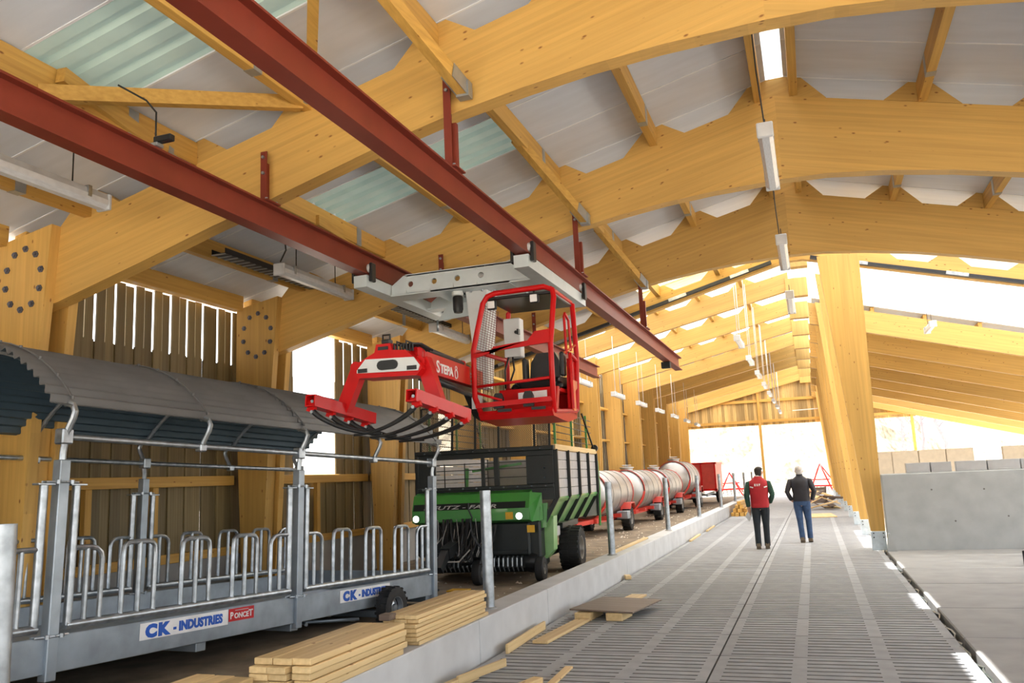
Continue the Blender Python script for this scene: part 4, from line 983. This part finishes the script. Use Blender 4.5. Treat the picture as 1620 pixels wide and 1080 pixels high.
# pickup, knives, drawbar
m = MB(); m.bbox(-H, .74, -.12, .6, .40, .92, .03); m.bbox(-H, .6, .2, 1.2, .12, .5, .03); m.bbox(-.75, .05, -.2, .1, .35, .98, .05); m.bbox(-H+.1, .8, .1, 1.0, .15, .45, .05); m.bbox(.68, .9, -.06, .3, .35, .94, .03); m.bar((-H, -.2, .45), (.7, -.2, .48), .03, .03); wb(m, 'pickup_body', 'wagon_black')
m = MB()
for k in range(22):
    x = -1.0+.075*k; m.tube([(x, .05, .42), (x, -.06, .36), (x, -.08, .24), (x+.01, -.02, .16)], [.012, .016, .014, .008], 6)
wb(m, 'pickup_tines', 'bracket_zinc')
m = MB(); m.tube([(-.42, -.1, .35), (.3, .2, .30)], .09, 10); m.lathe([(0, -.1), (.16, -.1), (.18, 0), (.16, .1), (0, .1)], (.74, .05, .30), 0, 14); wb(m, 'auger', 'black_steel')
m = MB(); m.bar((-.4, .3, .72), (-.4, -.9, .52), .16, .16); m.bar((-.4, -.85, .55), (-.42, -1.15, .30), .12, .12); m.bbox(-.5, -.32, -.2, .1, .5, 1.05, .03); m.tube([(-.65, -.25, .75), (-.8, -.3, 1.12)], .014, 6); m.tube([(-.15, -.25, 1.0), (-.2, -.3, 1.15), (-.2, -.3, 1.25)], .012, 6); wb(m, 'drawbar', 'black_steel')
m = MB(); m.tube([(-.42, -.9, .52), (-.38, -.5, .6), (-.36, -.1, .65)], .05, 10); wb(m, 'drive_shaft', 'sticker_yellow')
m = MB(); m.tube([(-.6, -1.2, .02), (-.6, -1.2, .45)], .035, 8); m.bbox(-.75, -.45, -1.35, -1.05, .0, .03, .005); wb(m, 'support_leg', 'black_steel')
for k in range(14):
    rr_ = random.Random(k+4); x0 = -.72+.055*k; x1 = x0+rr_.uniform(.05, .35); dp = rr_.uniform(.35, .68); pts = []
    for i in range(13):
        f = i/12; pts.append((x0+(x1-x0)*f+.05*sin(7*f+k), -.3-.35*sin(pi*f)*rr_.uniform(.9, 1.1), 1.0-.1*f-dp*sin(pi*f)**.7))
    m.v, m.f, m.m, m.sm = [], [], [], []; m.tube(pts, .006 if k % 3 == 0 else .02, 6); wb(m, 'hose', 'rope' if k % 3 == 0 else 'black_steel')
m = MB(); m.tube([(-.1, -.6, .55), (-.25, -.7, .38), (-.5, -.9, .40), (-.7, -1.1, .25), (-.95, -1.4, .02)], .012, 6); wb(m, 'hose', 'rope')
# right fender, chassis and wheels
for s in (-1, 1):
    m = MB(); m.prism([(.70*s, 1.0), (1.06*s, .98), (1.04*s, .45), (.92*s, .32), (.72*s, .36)], .22, .5); m.bbox(min(.78*s, .95*s), max(.78*s, .95*s), .24, .5, 1.0, 1.12, .005); wb(m, 'fender', 'wagon_pale_green')
m = MB(); m.bbox(-.5, .5, .3, LN, .55, .72, .01); m.bbox(-.85, .85, 1.55, 1.75, .30, .42, .01); m.bar((.8, .4, .35), (.8, 1.6, .35), .08, .1); m.bbox(-1.0, 1.0, 1.2, 2.6, .72, .82, .01); wb(m, 'chassis', 'wagon_black')
for x in (-.9, .9): m = MB(); m.bbox(x-.06, x+.06, .9, 1.15, .62, .78, .01); wb(m, 'oil_tank', 'wagon_board')
for x in (-1.06, 1.06): wheel(wa, 'wheel', (x, 1.66, .37), .37, .36, .2, lugs=26, rm='tank_steel')
for x in (-.02, .88): wheel(wa, 'gauge_wheel', (x, -.05 if x > .5 else -.45, .19), .19, .14, .08, lugs=0, rm='tank_steel')

# ------------------------------------------------------------------ vacuum tankers
def tanker(loc, lab, L=3.5, r=.64):
    t = thing('slurry_tanker', lab, 'tanker', loc, (0, 0, 0), 'steel tankers parked in a row'); h = L/2
    m = MB(); m.lathe([(0, -h-.22), (r*.5, -h-.17), (r*.85, -h-.05), (r, -h+.08), (r, h-.08), (r*.85, h+.05), (r*.5, h+.17), (0, h+.22)], (0, 0, 1.1), 1, 36); m.build('tank', 'tank_steel', t)
    for y in (-h*.55, 0, h*.55): m = MB(); m.lathe([(r+.001, -.03), (r+.014, -.03), (r+.014, .03), (r+.001, .03)], (0, y, 1.1), 1, 36); m.build('hoop_band', 'tank_steel', t)
    for y in (-h+.06, h-.06): m = MB(); m.lathe([(r+.001, -.02), (r+.02, -.02), (r+.02, .02), (r+.001, .02)], (0, y, 1.1), 1, 36); m.build('end_band', 'tank_red', t)
    m = MB(); m.lathe([(.2, 0), (.2, .08), (.24, .09), (.24, .12), (0, .15)], (0, -h+.55, 1.72), 2, 16); m.tube([(-.15, -h+.55, 1.9), (.15, -h+.55, 1.9)], .015, 6); m.build('manhole', 'tank_steel', t)
    m = MB()
    for x in (-.34, .34): m.bar((x, -h-.3, .42), (x, h, .42), .09, .12)
    for y in (-h+.2, 0, h-.2): m.bar((-.6, y, .47), (.6, y, .47), .1, .1)
    m.bar((-.3, -h-.2, .42), (0, -h-1.0, .38), .08, .1); m.bar((.3, -h-.2, .42), (0, -h-1.0, .38), .08, .1); m.build('chassis', 'tank_red', t)
    for s in (-1, 1):
        m = MB(); m.tube([(s*.3, -h-.05, .46), (s*.55, -h+.02, .8), (s*.62, -h+.06, 1.05)], .03, 6); m.tube([(s*.3, h*.55, .46), (s*.6, h*.55, .75)], .03, 6); m.build('saddle', 'tank_red', t)
        m = MB(); m.prism([(.5, .62), (.62, .80), (1.12, .80), (1.22, .62), (1.2, .62), (1.1, .77), (.64, .77), (.52, .62)], min(.48*s, .78*s), max(.48*s, .78*s), 0); m.bbox(min(.47*s, .5*s), max(.47*s, .5*s), .5, 1.2, .5, .8, .004); m.build('mudguard', 'tank_red', t)
        m = MB(); m.bbox(min(.45*s, .78*s), max(.45*s, .78*s), .05, .42, .36, .58, .015); m.build('step_box', 'galvanised_plate', t)
        wheel(t, 'wheel', (s*.60, .87, .34), .34, .26, .17, lugs=20, rm='tank_steel')
    m = MB(); m.bar((-.7, .87, .34), (.7, .87, .34), .09, .09); m.build('axle', 'black_steel', t)
    m = MB(); m.tube([(.15, -h-.2, 1.35), (.18, -h-.3, 1.2), (.18, -h-.26, .6)], .025, 6); m.lathe([(0, 0), (.07, 0), (.07, .05), (0, .05)], (-.2, -h-.16, 1.3), 1, 12) if False else m.tube([(-.2, -h-.2, 1.3), (-.2, -h-.1, 1.3)], .06, 10); m.build('filler_pipe', 'tank_red', t)
    return t
a = tanker((-5.86, 24.1, .1), 'steel slurry tanker with red chassis, first of the row, directly behind the green wagon')
dup(a, (-5.83, 29.2, .1), None, 'steel slurry tanker with red mudguard, second of the row, its rounded front end plainly visible')
dup(a, (-5.83, 34.2, .1), None, 'steel slurry tanker, third of the row, with a pipe post before its middle')
dup(a, (-5.8, 39.2, .1), None, 'steel slurry tanker, last of the row, next to the red dump trailer').scale = (1.15, 1, 1.2)
t = thing('dump_trailer', 'red steel dump trailer standing beyond the last tanker', 'trailer', (-5.35, 45.3, .1))
m = MB(); m.box(-.72, -.68, -1.5, 1.5, .7, 2.0); m.box(.68, .72, -1.5, 1.5, .7, 2.0); m.box(-.7, .7, -1.52, -1.48, .7, 2.0); m.box(-.7, .7, 1.48, 1.52, .7, 1.9); m.box(-.7, .7, -1.5, 1.5, .66, .72); m.build('body', 'tank_red', t)
m = MB()
for x in (-.68, 0, .68): m.box(x-.04, x+.04, -1.56, -1.5, .6, 2.03)
m.box(-.75, .75, -1.56, -1.5, 1.97, 2.05); m.box(-.75, .75, -1.56, -1.5, .64, .74); m.box(.72, .77, -1.5, 1.5, 1.95, 2.05); m.build('ribs', 'red_paint', t)
m = MB(); m.bar((-.3, -2.4, .45), (-.3, 1.5, .5), .1, .14); m.bar((.3, -2.4, .45), (.3, 1.5, .5), .1, .14); m.bar((-.7, .3, .4), (.7, .3, .4), .1, .1); m.build('chassis', 'galvanised_plate', t)
for x in (-.62, .62): wheel(t, 'wheel', (x, .3, .4), .4, .25, .2, lugs=0)
# outside implements
def rake(loc, lab, rz, s=1):
    t = thing('field_implement', lab, 'machine', loc, (0, 0, rz)); m = MB()
    for a in ((-.8, 0, 0), (.8, 0, 0)): m.tube([a, (0, .1, 1.6*s)], .05, 6)
    m.tube([(-1.1, 0, .5), (1.1, 0, .5)], .06, 6); m.tube([(0, .1, 1.6*s), (.9, .6, .3)], .04, 6); m.tube([(-.6, 0, .9), (.6, 0, .9)], .04, 6); m.build('frame', 'red_paint', t)
    m = MB()
    for k in range(9): x = -1.05+.26*k; m.tube([(x, 0, .5), (x, -.15, .25), (x+.05, -.05, .0)], .025, 5)
    m.build('tines', 'black_steel', t)
rake((-5.3, 58.5, -.02), 'small red field implement outdoors beyond the dump trailer', .3)
rake((.35, 59.0, -.02), 'red field implement outdoors beyond the man in the dark jacket', -.4, 1.2)

# ------------------------------------------------------------------ pipe posts on the low wall
def pipe(y, lab, r=.057, x=-3.285):
    t = thing('pipe_post', lab, 'post', (x, y, .38), (0, 0, 0), 'galvanised pipe posts on the low wall')
    m = MB(); m.lathe([(r, 0), (r, 1.2), (r*.88, 1.2), (r*.88, 1.05), (0, 1.05)], (0, 0, 0), 2, 20); m.build('pipe', 'galvanised', t)
    m = MB(); m.lathe([(r*1.5, 0), (r*1.4, .012), (r, .02)], (0, 0, 0), 2, 16); m.build('grout', 'concrete', t); return t
p0 = pipe(8.45, 'thick galvanised pipe post, nearest on the low wall, in front of the green wagon')
for y, l in ((14.16, 'galvanised pipe post in front of the first tanker'), (20.0, 'galvanised pipe post in front of the third tanker'), (25.7, 'galvanised pipe post in front of the last tanker and its wheel'), (32.0, 'galvanised pipe post just right of the red dump trailer'), (38.0, 'galvanised pipe post above the far timber stack'), (43.7, 'thin far pipe post left of the man in the red vest'), (49.5, 'farthest pipe post, right beside the shoulder of the red vest')):
    dup(p0, (-3.285, y, .38), None, l)
dup(p0, (-3.285, 2.76, .38), None, 'galvanised pipe post cut by the left edge of the picture')
# ------------------------------------------------------------------ sawn timber on the low wall
def stack(x0, y0, y1, cols, rows, bw, bh, lab, grp, z=.38, seed=0, loc=None):
    t = thing('timber_stack', lab, 'timber', (x0, y0, z)); g = random.Random(seed); proto = {}
    for r in range(rows):
        for c in range(cols):
            j = g.uniform(-.012, .012); e = g.uniform(-.04, .04); k = (r+c) % 2
            if k not in proto: o = proto[k] = MB().bbox(0, bw*.955, 0, y1-y0, 0, bh*.92, .005).build('board', 'spruce', t)
            else: o = proto[k].copy(); COL.objects.link(o)
            o.location = (c*bw+j, e, r*bh); o.rotation_euler = (0, 0, g.uniform(-.006, .006))
    return t
stack(-3.50, 6.5, 8.05, 3, 7, .115, .034, 'neat stack of thin pale boards on the low wall beside the nearest pipe post', 'boards', seed=1)
stack(-3.56, 4.85, 6.2, 3, 5, .145, .046, 'taller stack of pale planks on the low wall in the middle of the three', 'boards', seed=2)
stack(-3.96, 3.2, 4.82, 3, 9, .155, .045, 'low stack of pale planks at the lower edge of the picture beside the feeder', 'boards', z=.1, seed=3)
tag(MB().bbox(-.05, .05, 0, .12, 0, .05, .004).build('wood_block', 'plywood', None, (-3.42, 6.42, .585)), 'small grey weathered wood block in the end of the board stack by the pipe', 'block')
def board(lab, p, L, w_, h, rz, ry=0, mat='spruce', cat='board', name='board'):
    o = MB().bbox(-w_/2, w_/2, 0, L, 0, h, .003).build(name, mat, None, p, (ry, 0, rz)); return tag(o, lab, cat)
board('pale board lying on the slats against the low wall, running under the plywood', (-2.82, 8.65, .004), 1.9, .17, .03, R(-4))
board('short pale board standing on edge against the foot of the low wall', (-2.99, 8.12, .004), 1.35, .03, .09, R(1.5))
board('short pale board on the slats just beyond the plywood sheet', (-2.55, 11.35, .004), .8, .22, .025, R(-6))
board('narrow lath lying askew on the slats near the lower edge', (-2.18, 6.6, .004), 1.0, .07, .02, R(2))
board('thin pale board leaning on an offcut at the lower edge of the floor', (-2.93, 6.75, .03), .75, .025, .07, R(-12))
board('orange-brown offcut at the lower edge of the slatted floor', (-2.5, 6.3, .004), .75, .09, .05, R(-14))
board('small squared offcut lying against the low wall at the lower edge', (-2.98, 6.55, .004), .55, .06, .07, R(-8))
board('long pale batten on the far side of the low wall by the second pipe', (-3.75, 14.6, .12), 4.5, .1, .05, R(2))
board('batten on top of the low wall right of the second pipe', (-3.33, 14.4, .384), 3.2, .09, .03, R(.5))
board('dark brown offcut beside the battens behind the low wall', (-3.62, 15.9, .12), .45, .16, .09, R(-50), 0, 'plywood')
board('little offcut on the floor at the foot of the low wall', (-3.0, 14.0, .004), .2, .09, .06, R(20))
for k, y in enumerate((21.5, 25.0)): board('thin batten on the floor along the foot of the low wall, %s' % ('the nearer of two' if k == 0 else 'the farther of two'), (-3.02, y, .004), 2.2, .06, .04, R(1))
t = tag(MB().bbox(-.4, .4, -.55, .55, 0, .018, .003).build('plywood_sheet', 'plywood', None, (-2.45, 10.65, .095), (R(-.3), R(1.2), R(-8))), 'dark brown shuttering plywood sheet lying on two wood blocks', 'plywood')
for x, l in ((-2.74, 'left squared wood block under the plywood sheet'), (-2.36, 'right squared wood block under the plywood sheet')):
    tag(MB().bbox(-.1, .1, 0, .4, 0, .088, .006).build('wood_block', 'spruce', None, (x, 10.06, .003), (0, 0, R(-6))), l, 'block')
# far timber stack and rubbish heap
t = thing('timber_stack', 'heap of yellow squared timbers on the floor beside the far low wall', 'timber', (-2.75, 33.2, 0)); g = random.Random(9)
for r in range(4):
    for c in range(4-r):
        MB().bbox(-.07, .07, 0, 2.6+g.uniform(-.4, .5), 0, .13, .008).build('timber', 'timber_along', t, (-.25+c*.17+r*.08, g.uniform(-.3, .3), r*.135), (0, 0, g.uniform(-.05, .05)))
t = thing('wood_heap', 'heap of broken planks and pallet wood at the foot of the leaning posts', 'wood heap', (.2, 37.2, 0)); g = random.Random(5)
for k in range(12):
    MB().bbox(-.09, .09, -.6, .6, 0, .035, .003).build('broken_plank', 'spruce' if k % 2 else 'plywood', t, (g.uniform(-.5, .4), g.uniform(-1, 1), .02+.055*k), (g.uniform(-.4, .4), g.uniform(-.5, .5), g.uniform(-1.4, 1.4)))
t = thing('crate', 'brown wooden crate at the far end of the plank heap', 'crate', (.0, 41.5, 0))
for k in range(4): MB().bbox(-.45, .45, -.4, -.37, .08+.18*k, .24+.18*k, .004).build('slat', 'plywood', t); MB().bbox(.42, .45, -.37, .4, .08+.18*k, .24+.18*k, .004).build('slat', 'plywood', t)
for x in (-.42, .42):
    for y in (-.36, .37): MB().bbox(x-.03, x+.03, y-.03, y+.03, 0, .8, .004).build('corner_post', 'plywood', t)
tag(MB().bbox(-.42, .42, -1.1, 1.1, 0, .03, .004).build('plywood_sheet', 'spruce', None, (.1, 31.8, .004), (0, 0, R(4))), 'pale plywood sheet lying flat on the floor right of the man in jeans', 'plywood')
# concrete blocks on the cross wall
for k, (a, b) in enumerate(((1.70, 2.12), (2.14, 2.5), (2.58, 3.10), (3.12, 3.66), (3.68, 4.2), (4.22, 4.74))):
    t = thing('concrete_block', ['first grey concrete block from the leaning post on top of the cross wall', 'second, lighter and shorter concrete block on top of the cross wall', 'third concrete block from the leaning post on top of the cross wall', 'fourth concrete block from the leaning post on top of the cross wall', 'concrete block on the cross wall cut by the right edge of the picture', 'concrete block on the cross wall just outside the right edge'][k], 'block', ((a+b)/2, 18.42, 1.48), (0, 0, R(g.uniform(-1, 1))), 'concrete blocks on the cross wall')
    h = (b-a)/2; m = MB(); m.bbox(-h, h, -.1, .1, 0, .035, .006); m.bbox(-h, h, -.1, -.07, .03, .19, .005); m.bbox(-h, h, .07, .1, .03, .19, .005)
    for x in (-h+.016, 0, h-.016): m.box(x-.016, x+.016, -.08, .08, .03, .188)
    m.build('block', 'block', t)
t = thing('pipe_offcut', 'short dark plastic pipe offcut on the right platform at the edge of the picture', 'pipe', (3.03, 15.5, .02))
m = MB(); m.lathe([(.075, 0), (.075, .22), (.065, .22), (.065, .01), (0, .01)], (0, 0, 0), 2, 20); m.build('pipe', 'black_steel', t)
tag(MB().bbox(-.15, .15, -.12, .12, 0, .02, .005).build('flat_stone', 'sticker_yellow', None, (-5.1, 11.9, .1)), 'flat ochre scrap lying on the earth in front of the wagon', 'scrap')

# ------------------------------------------------------------------ hillside and trees outside
m = MB(); nx, ny = 90, 40; g = random.Random(2)
def hz(x, y): 
    b = max(0, (y-64))*.55*(1 if x < 4 else max(.12, 1-(x-4)/9)); return -.3+b+(.5*sin(x*.9+y*.4)+.35*sin(x*2.1-y*1.3)+.3*sin(x*.31+2))*min(1, b/3)
for j in range(ny+1):
    for i in range(nx+1):
        x, y = -40+i*80/nx, 62+j*1.4; m.v.append((x+g.uniform(-.3, .3), y+g.uniform(-.3, .3), hz(x, y)+g.uniform(-.25, .25)*(1 if y > 65 else .2)))
for j in range(ny):
    for i in range(nx): q = nx+1; m.f.append((j*q+i, j*q+i+1, (j+1)*q+i+1, (j+1)*q+i)); m.m.append(0); m.sm.append(False)
tag(m.build('hill', 'rock'), kind='structure')
def tree(loc, h, seed, lab):
    t = thing('bare_tree', lab, 'tree', loc, (0, 0, 0), 'bare trees beyond the right gable opening'); g = random.Random(seed)
    tip = [(g.uniform(-.15, .15)*k, g.uniform(-.1, .1)*k, h*k/6) for k in range(7)]
    MB().tube(tip, [.14*(1-k/7)+.015 for k in range(7)], 7).build('trunk', 'bark', t); m = MB()
    for k in range(16):
        f = g.uniform(.25, .95); i = min(5, int(f*6)); a = g.uniform(0, 6.28); L = h*.28*(1.2-f); p = V(tip[i]).lerp(V(tip[i+1]), f*6-i)
        q = p+V((cos(a)*L*.6, sin(a)*L*.6, L*.7)); m.tube([p, p.lerp(q, .5)+V((0, 0, -.05)), q], [.045, .03, .012], 5)
        for j in range(3): s = p.lerp(q, .4+.2*j); b = a+g.uniform(-1, 1); m.tube([s, s+V((cos(b)*L*.3, sin(b)*L*.3, L*.4))], [.02, .008], 4)
    m.build('branches', 'bark', t)
tree((6.1, 66, 0), 9, 1, 'slim bare tree seen through the right gable opening, first from the leaning posts')
tree((7.6, 69, 0), 10, 2, 'bare tree seen through the right gable opening, second from the leaning posts')
tree((8.9, 67, 0), 9, 3, 'bushy bare tree at the right of the gable opening beside the stud')

# ------------------------------------------------------------------ people
def person(loc, rz, lab, P):
    t = thing('person', lab, 'person', loc, (0, 0, rz)); k = P['h']/1.76
    K = lambda vs: [(x*k, y*k, z*k) for x, y, z in vs]; Q = lambda rs: [tuple(a*k for a in r) if isinstance(r, tuple) else r*k for r in rs]
    la, ra = P['larm'], P['rarm']; ll, rl = P['lleg'], P['rleg']; hd = P['head']
    # one continuous body: pelvis, spine, head, arms with hands, legs
    v = [(0, 0, .95), (0, .0, 1.12), (0, .01, 1.32), (0, .0, 1.45), (hd[0]*.4, .015, 1.52)]+[(hd[0], hd[1], 1.62), (hd[0], hd[1]+.01, 1.69)]
    r = [(.12, .09), (.11, .08), (.12, .08), (.06, .05), .048, (.075, .088), (.066, .078)]
    e = [(0, 1), (1, 2), (2, 3), (3, 4), (4, 5), (5, 6)]
    for arm in (la, ra):
        b = len(v); v += arm; r += [.045, .04, .034, .04, .03]; e += [(3, b)]+[(b+i, b+i+1) for i in range(len(arm)-1)]
    for leg in (ll, rl):
        b = len(v); v += leg; r += [.085, .06, .042, .04, .03]; e += [(0, b)]+[(b+i, b+i+1) for i in range(len(leg)-1)]
    skin('body', K(v), e, Q(r), 'skin', t)
    # fingers
    m = MB()
    for arm in (la, ra):
        w0, w1 = V(arm[-2])*k, V(arm[-1])*k; d = (w1-w0).normalized(); sd = d.cross(V((1, 0, 0))).normalized()
        for i, L in enumerate((.06, .072, .068, .052)):
            b = w1-d*.01+sd*(.03-.02*i)*k; m.tube([b, b+d*L*.55*k+V((0, .004, 0)), b+d*L*k+V((0, .02, 0))*k], [.0095*k, .009*k, .006*k], 6)
        b = w0+sd*.035*k; m.tube([b, b+sd*.02*k+d*.03*k, b+sd*.02*k+d*.065*k], [.011*k, .010*k, .007*k], 6)
    m.build('fingers', 'skin', t)
    # face
    m = MB(); hx, hy = hd[0]*k, hd[1]*k; a = P['face']; F_ = V((sin(a), cos(a), 0)); S_ = V((cos(a), -sin(a), 0)); c = V((hx, hy, 1.63*k))
    m.lathe([(0, .018), (.012, .01), (.016, -.012), (0, -.02)], c+F_*.088*k+V((0, 0, -.005)), 2, 8)
    for s in (-1, 1): m.lathe([(0, .03), (.014, .02), (.02, 0), (.012, -.025), (0, -.03)], c+S_*.078*k*s+F_*-.005, 2, 8)
    m.build('nose_and_ears', 'skin', t)
    m = MB()
    for s in (-1, 1): m.lathe([(0, .008), (.009, 0), (0, -.008)], c+F_*.078*k+S_*.03*k*s+V((0, 0, .02)), 2, 8)
    m.box(-.02, .02, -.003, .003, -.003, .003, 0, Matrix.Translation(c+F_*.083*k+V((0, 0, -.045)))@Matrix.Rotation(-a, 4, 'Z')); m.build('eyes_and_mouth', 'hair', t)
    m = MB(); n_ = 18; rings = [(-.10, .062), (-.06, .08), (0, .090), (.05, .086), (.085, .062), (.102, .03), (.105, .004)]; vs = []
    for z, rr in rings:
        for q in range(n_):
            t_ = 2*pi*q/n_; fwd = cos(t_); back = -.018-.018*max(0, fwd)*(1.6 if z < .03 else .4)
            p_ = c+F_*(rr*1.13*fwd*(1 if fwd < 0 or z > .03 else .35)+back*1.0)*k+S_*(rr*sin(t_)*k)+V((0, 0, (z+.025)*k)); vs.append(p_)
    m.add(vs, [(i*n_+q, i*n_+(q+1) % n_, (i+1)*n_+(q+1) % n_, (i+1)*n_+q) for i in range(len(rings)-1) for q in range(n_)], 0, True); m.f.append(tuple(range((len(rings)-1)*n_, len(rings)*n_))); m.m.append(0); m.sm.append(True)
    m.build(P['hairname'], P['hair'], t)
    def loft(m, secs, n=20, e=.8):
        vs = []
        for x, y, z, rx, ry in secs:
            for q in range(n):
                t_ = 2*pi*q/n; cc, ss = cos(t_), sin(t_); vs.append(((x+rx*abs(cc)**e*(1 if cc > 0 else -1))*k, (y+ry*abs(ss)**e*(1 if ss > 0 else -1))*k, z*k))
        m.add(vs, [(i*n+q, i*n+(q+1) % n, (i+1)*n+(q+1) % n, (i+1)*n+q) for i in range(len(secs)-1) for q in range(n)], 0, True); o_ = len(m.v)-len(vs)
        m.f += [tuple(o_+q for q in range(n))[::-1], tuple(o_+len(vs)-n+q for q in range(n))]; m.m += [0, 0]; m.sm += [False, False]
    m = MB(); loft(m, [(0, 0, .84, .155, .115), (0, .0, .93, .172, .125), (0, 0, 1.0, .168, .12), (0, 0, 1.05, .16, .112)])
    for leg in (ll, rl):
        p = [V(q) for q in leg[:3]]; kn = p[1]; pts = [V((p[0].x*.95, 0, .93)), p[0]+V((0, 0, -.04)), p[0].lerp(kn, .5), kn, kn.lerp(p[2], .45)+V((0, -.012, 0)), p[2]+V((0, -.005, -.035))]
        m.tube([q*k for q in pts], [a_*k for a_ in (.105, .102, .088, .07, .064, .062)], 14)
    m.build('trousers', P['trousers'], t)
    m = MB(); h0 = P['hem']; ex = 0 if P['vest'] else .012
    loft(m, [(0, 0, h0, .168+ex, .122+ex), (0, 0, h0+.05, .18+ex, .13+ex), (0, .0, 1.12, .172+ex, .128+ex), (0, 0, 1.27, .19+ex, .135+ex), (0, -.005, 1.37, .20+ex*.5, .128+ex*.5), (0, -.005, 1.43, .20, .105), (0, .0, 1.475, .135, .085), (0, .01, 1.53, .066, .068)])
    for arm in (la, ra):
        p = [V(q) for q in arm]; pts = [p[0].lerp(V((0, 0, 1.40)), .25), p[0]+V((0, 0, -.01)), p[0].lerp(p[1], .5), p[1], p[1].lerp(p[2], .5), p[1].lerp(p[2], .97)]
        m.tube([q*k for q in pts], [a_*k for a_ in (.06, .07, .066, .058, .053, .045)], 14)
    m.build('jacket' if P['vest'] is None else 'sweater', P['top'], t)
    if P['vest']:
        m = MB(); loft(m, [(0, 0, h0-.05, .182, .138), (0, 0, h0+.0, .192, .145), (0, 0, 1.12, .188, .143), (0, 0, 1.27, .205, .150), (0, -.005, 1.37, .208, .144), (0, -.005, 1.44, .195, .115), (0, .0, 1.485, .135, .092), (0, .01, 1.55, .074, .078)])
        vo = m.build('vest', P['vest'], t)
        text('lettering', 'E S F', .062*k, 'text_white', vo, frame_m((-.085*k, -.1545*k, 1.345*k), (1, 0, 0), (0, .08, 1)), ext=.012, bold=.003)
        for s in (-1, 1):
            m = MB(); m.box(-.035, .035, -.010, .010, -.011, .011, 0, Matrix.Translation((s*.145*k, -.128*k, 1.32*k))@Matrix.Rotation(s*.55, 4, 'Z')@Matrix.Rotation(s*-.25, 4, 'Y')); m.build('reflective_tab', 'text_white', vo)
        m = MB(); m.lathe([(.068*k, -.02), (.078*k, 0), (.073*k, .025), (.062*k, .025)], (0, .01, 1.545*k), 2, 16); m.build('collar_lining', 'white_paint', vo)
    else:
        m = MB(); m.lathe([(.076*k, -.035), (.078*k, .0), (.072*k, .035), (.064*k, .035)], (0, .012, 1.53*k), 2, 16); m.build('collar', P['top'], t)
    for leg in (ll, rl):
        f = V(leg[3])*k; m = MB(); tl = P['tilt'][0 if leg is ll else 1]
        M = Matrix.Translation(f)@Matrix.Rotation(tl, 4, 'X')
        prof = [(-.09, .0), (.17, .0), (.19, .02), (.17, .055), (.06, .085), (.02, .12), (-.07, .12), (-.1, .06)]
        for x0, x1, sc in ((-.038, .038, 1), (-.046, .046, .88)):
            vs = [M@V((x, p[0]*sc*k, (p[1]*sc+.004)*k-.05*k)) for x in (x0*k, x1*k) for p in prof]; n = len(prof)
            m.add(vs, [tuple(range(n)), tuple(range(2*n-1, n-1, -1))]+[(i, (i+1) % n, n+(i+1) % n, n+i) for i in range(n)])
        m.build('shoe', 'shoe', t)
    return t
pa = dict(h=1.74, head=(.045, .02), face=.9, hair='hair', hairname='hair', top='sweater_green', trousers='trousers_dark', vest='vest_red', waist=(.165, .122), hem=.93, hip=(.165, .12), mid=(.165, .12), chest=(.18, .122),
    larm=[(-.20, 0, 1.41), (-.265, -.03, 1.14), (-.245, .02, .90), (-.235, .03, .82), (-.23, .035, .77)], rarm=[(.20, 0, 1.41), (.275, -.04, 1.15), (.215, .10, .98), (.15, .16, .95), (.12, .18, .94)],
    lleg=[(-.09, 0, .86), (-.10, .03, .50), (-.10, .0, .10), (-.10, .0, .05), (-.10, .12, .03)], rleg=[(.09, 0, .86), (.09, .07, .50), (.085, .07, .10), (.085, .08, .05), (.10, .2, .03)], tilt=(0, 0))
pp = person((-1.16, 19.25, 0), R(3), 'man walking away in a red sleeveless vest over dark green sleeves, head turned right', pa)
m = MB(); m.box(-.004, .004, -.09, .09, -.13, .13, 0, Matrix.Translation((-1.16-.235, 19.31, .74))@Matrix.Rotation(.5, 4, 'Y')@Matrix.Rotation(.25, 4, 'X')@Matrix.Rotation(.7, 4, 'Z'))
tag(m.build('paper', 'paper'), 'folded sheet of paper held low by the man in the red vest', 'paper')
pb = dict(h=1.73, head=(.0, .02), face=0, hair='cap_grey', hairname='knitted_cap', top='jacket_dark', trousers='jeans', vest=None, waist=(.165, .125), hem=.94, hip=(.185, .135), mid=(.185, .135), chest=(.205, .14),
    larm=[(-.21, 0, 1.41), (-.30, -.06, 1.16), (-.225, .04, .97), (-.17, .09, .93), (-.15, .1, .90)], rarm=[(.21, 0, 1.41), (.30, -.06, 1.16), (.235, .04, .97), (.18, .09, .93), (.16, .1, .90)],
    lleg=[(-.09, 0, .86), (-.075, .02, .50), (-.05, -.03, .11), (-.05, -.03, .05), (-.05, .1, .03)], rleg=[(.09, 0, .86), (.11, .08, .50), (.115, .05, .13), (.115, .08, .06), (.12, .2, .04)], tilt=(0, -.15))
person((-.33, 20.75, 0), R(-3), 'man walking away in dark jacket, blue jeans and pale cap, hands in pockets', pb)
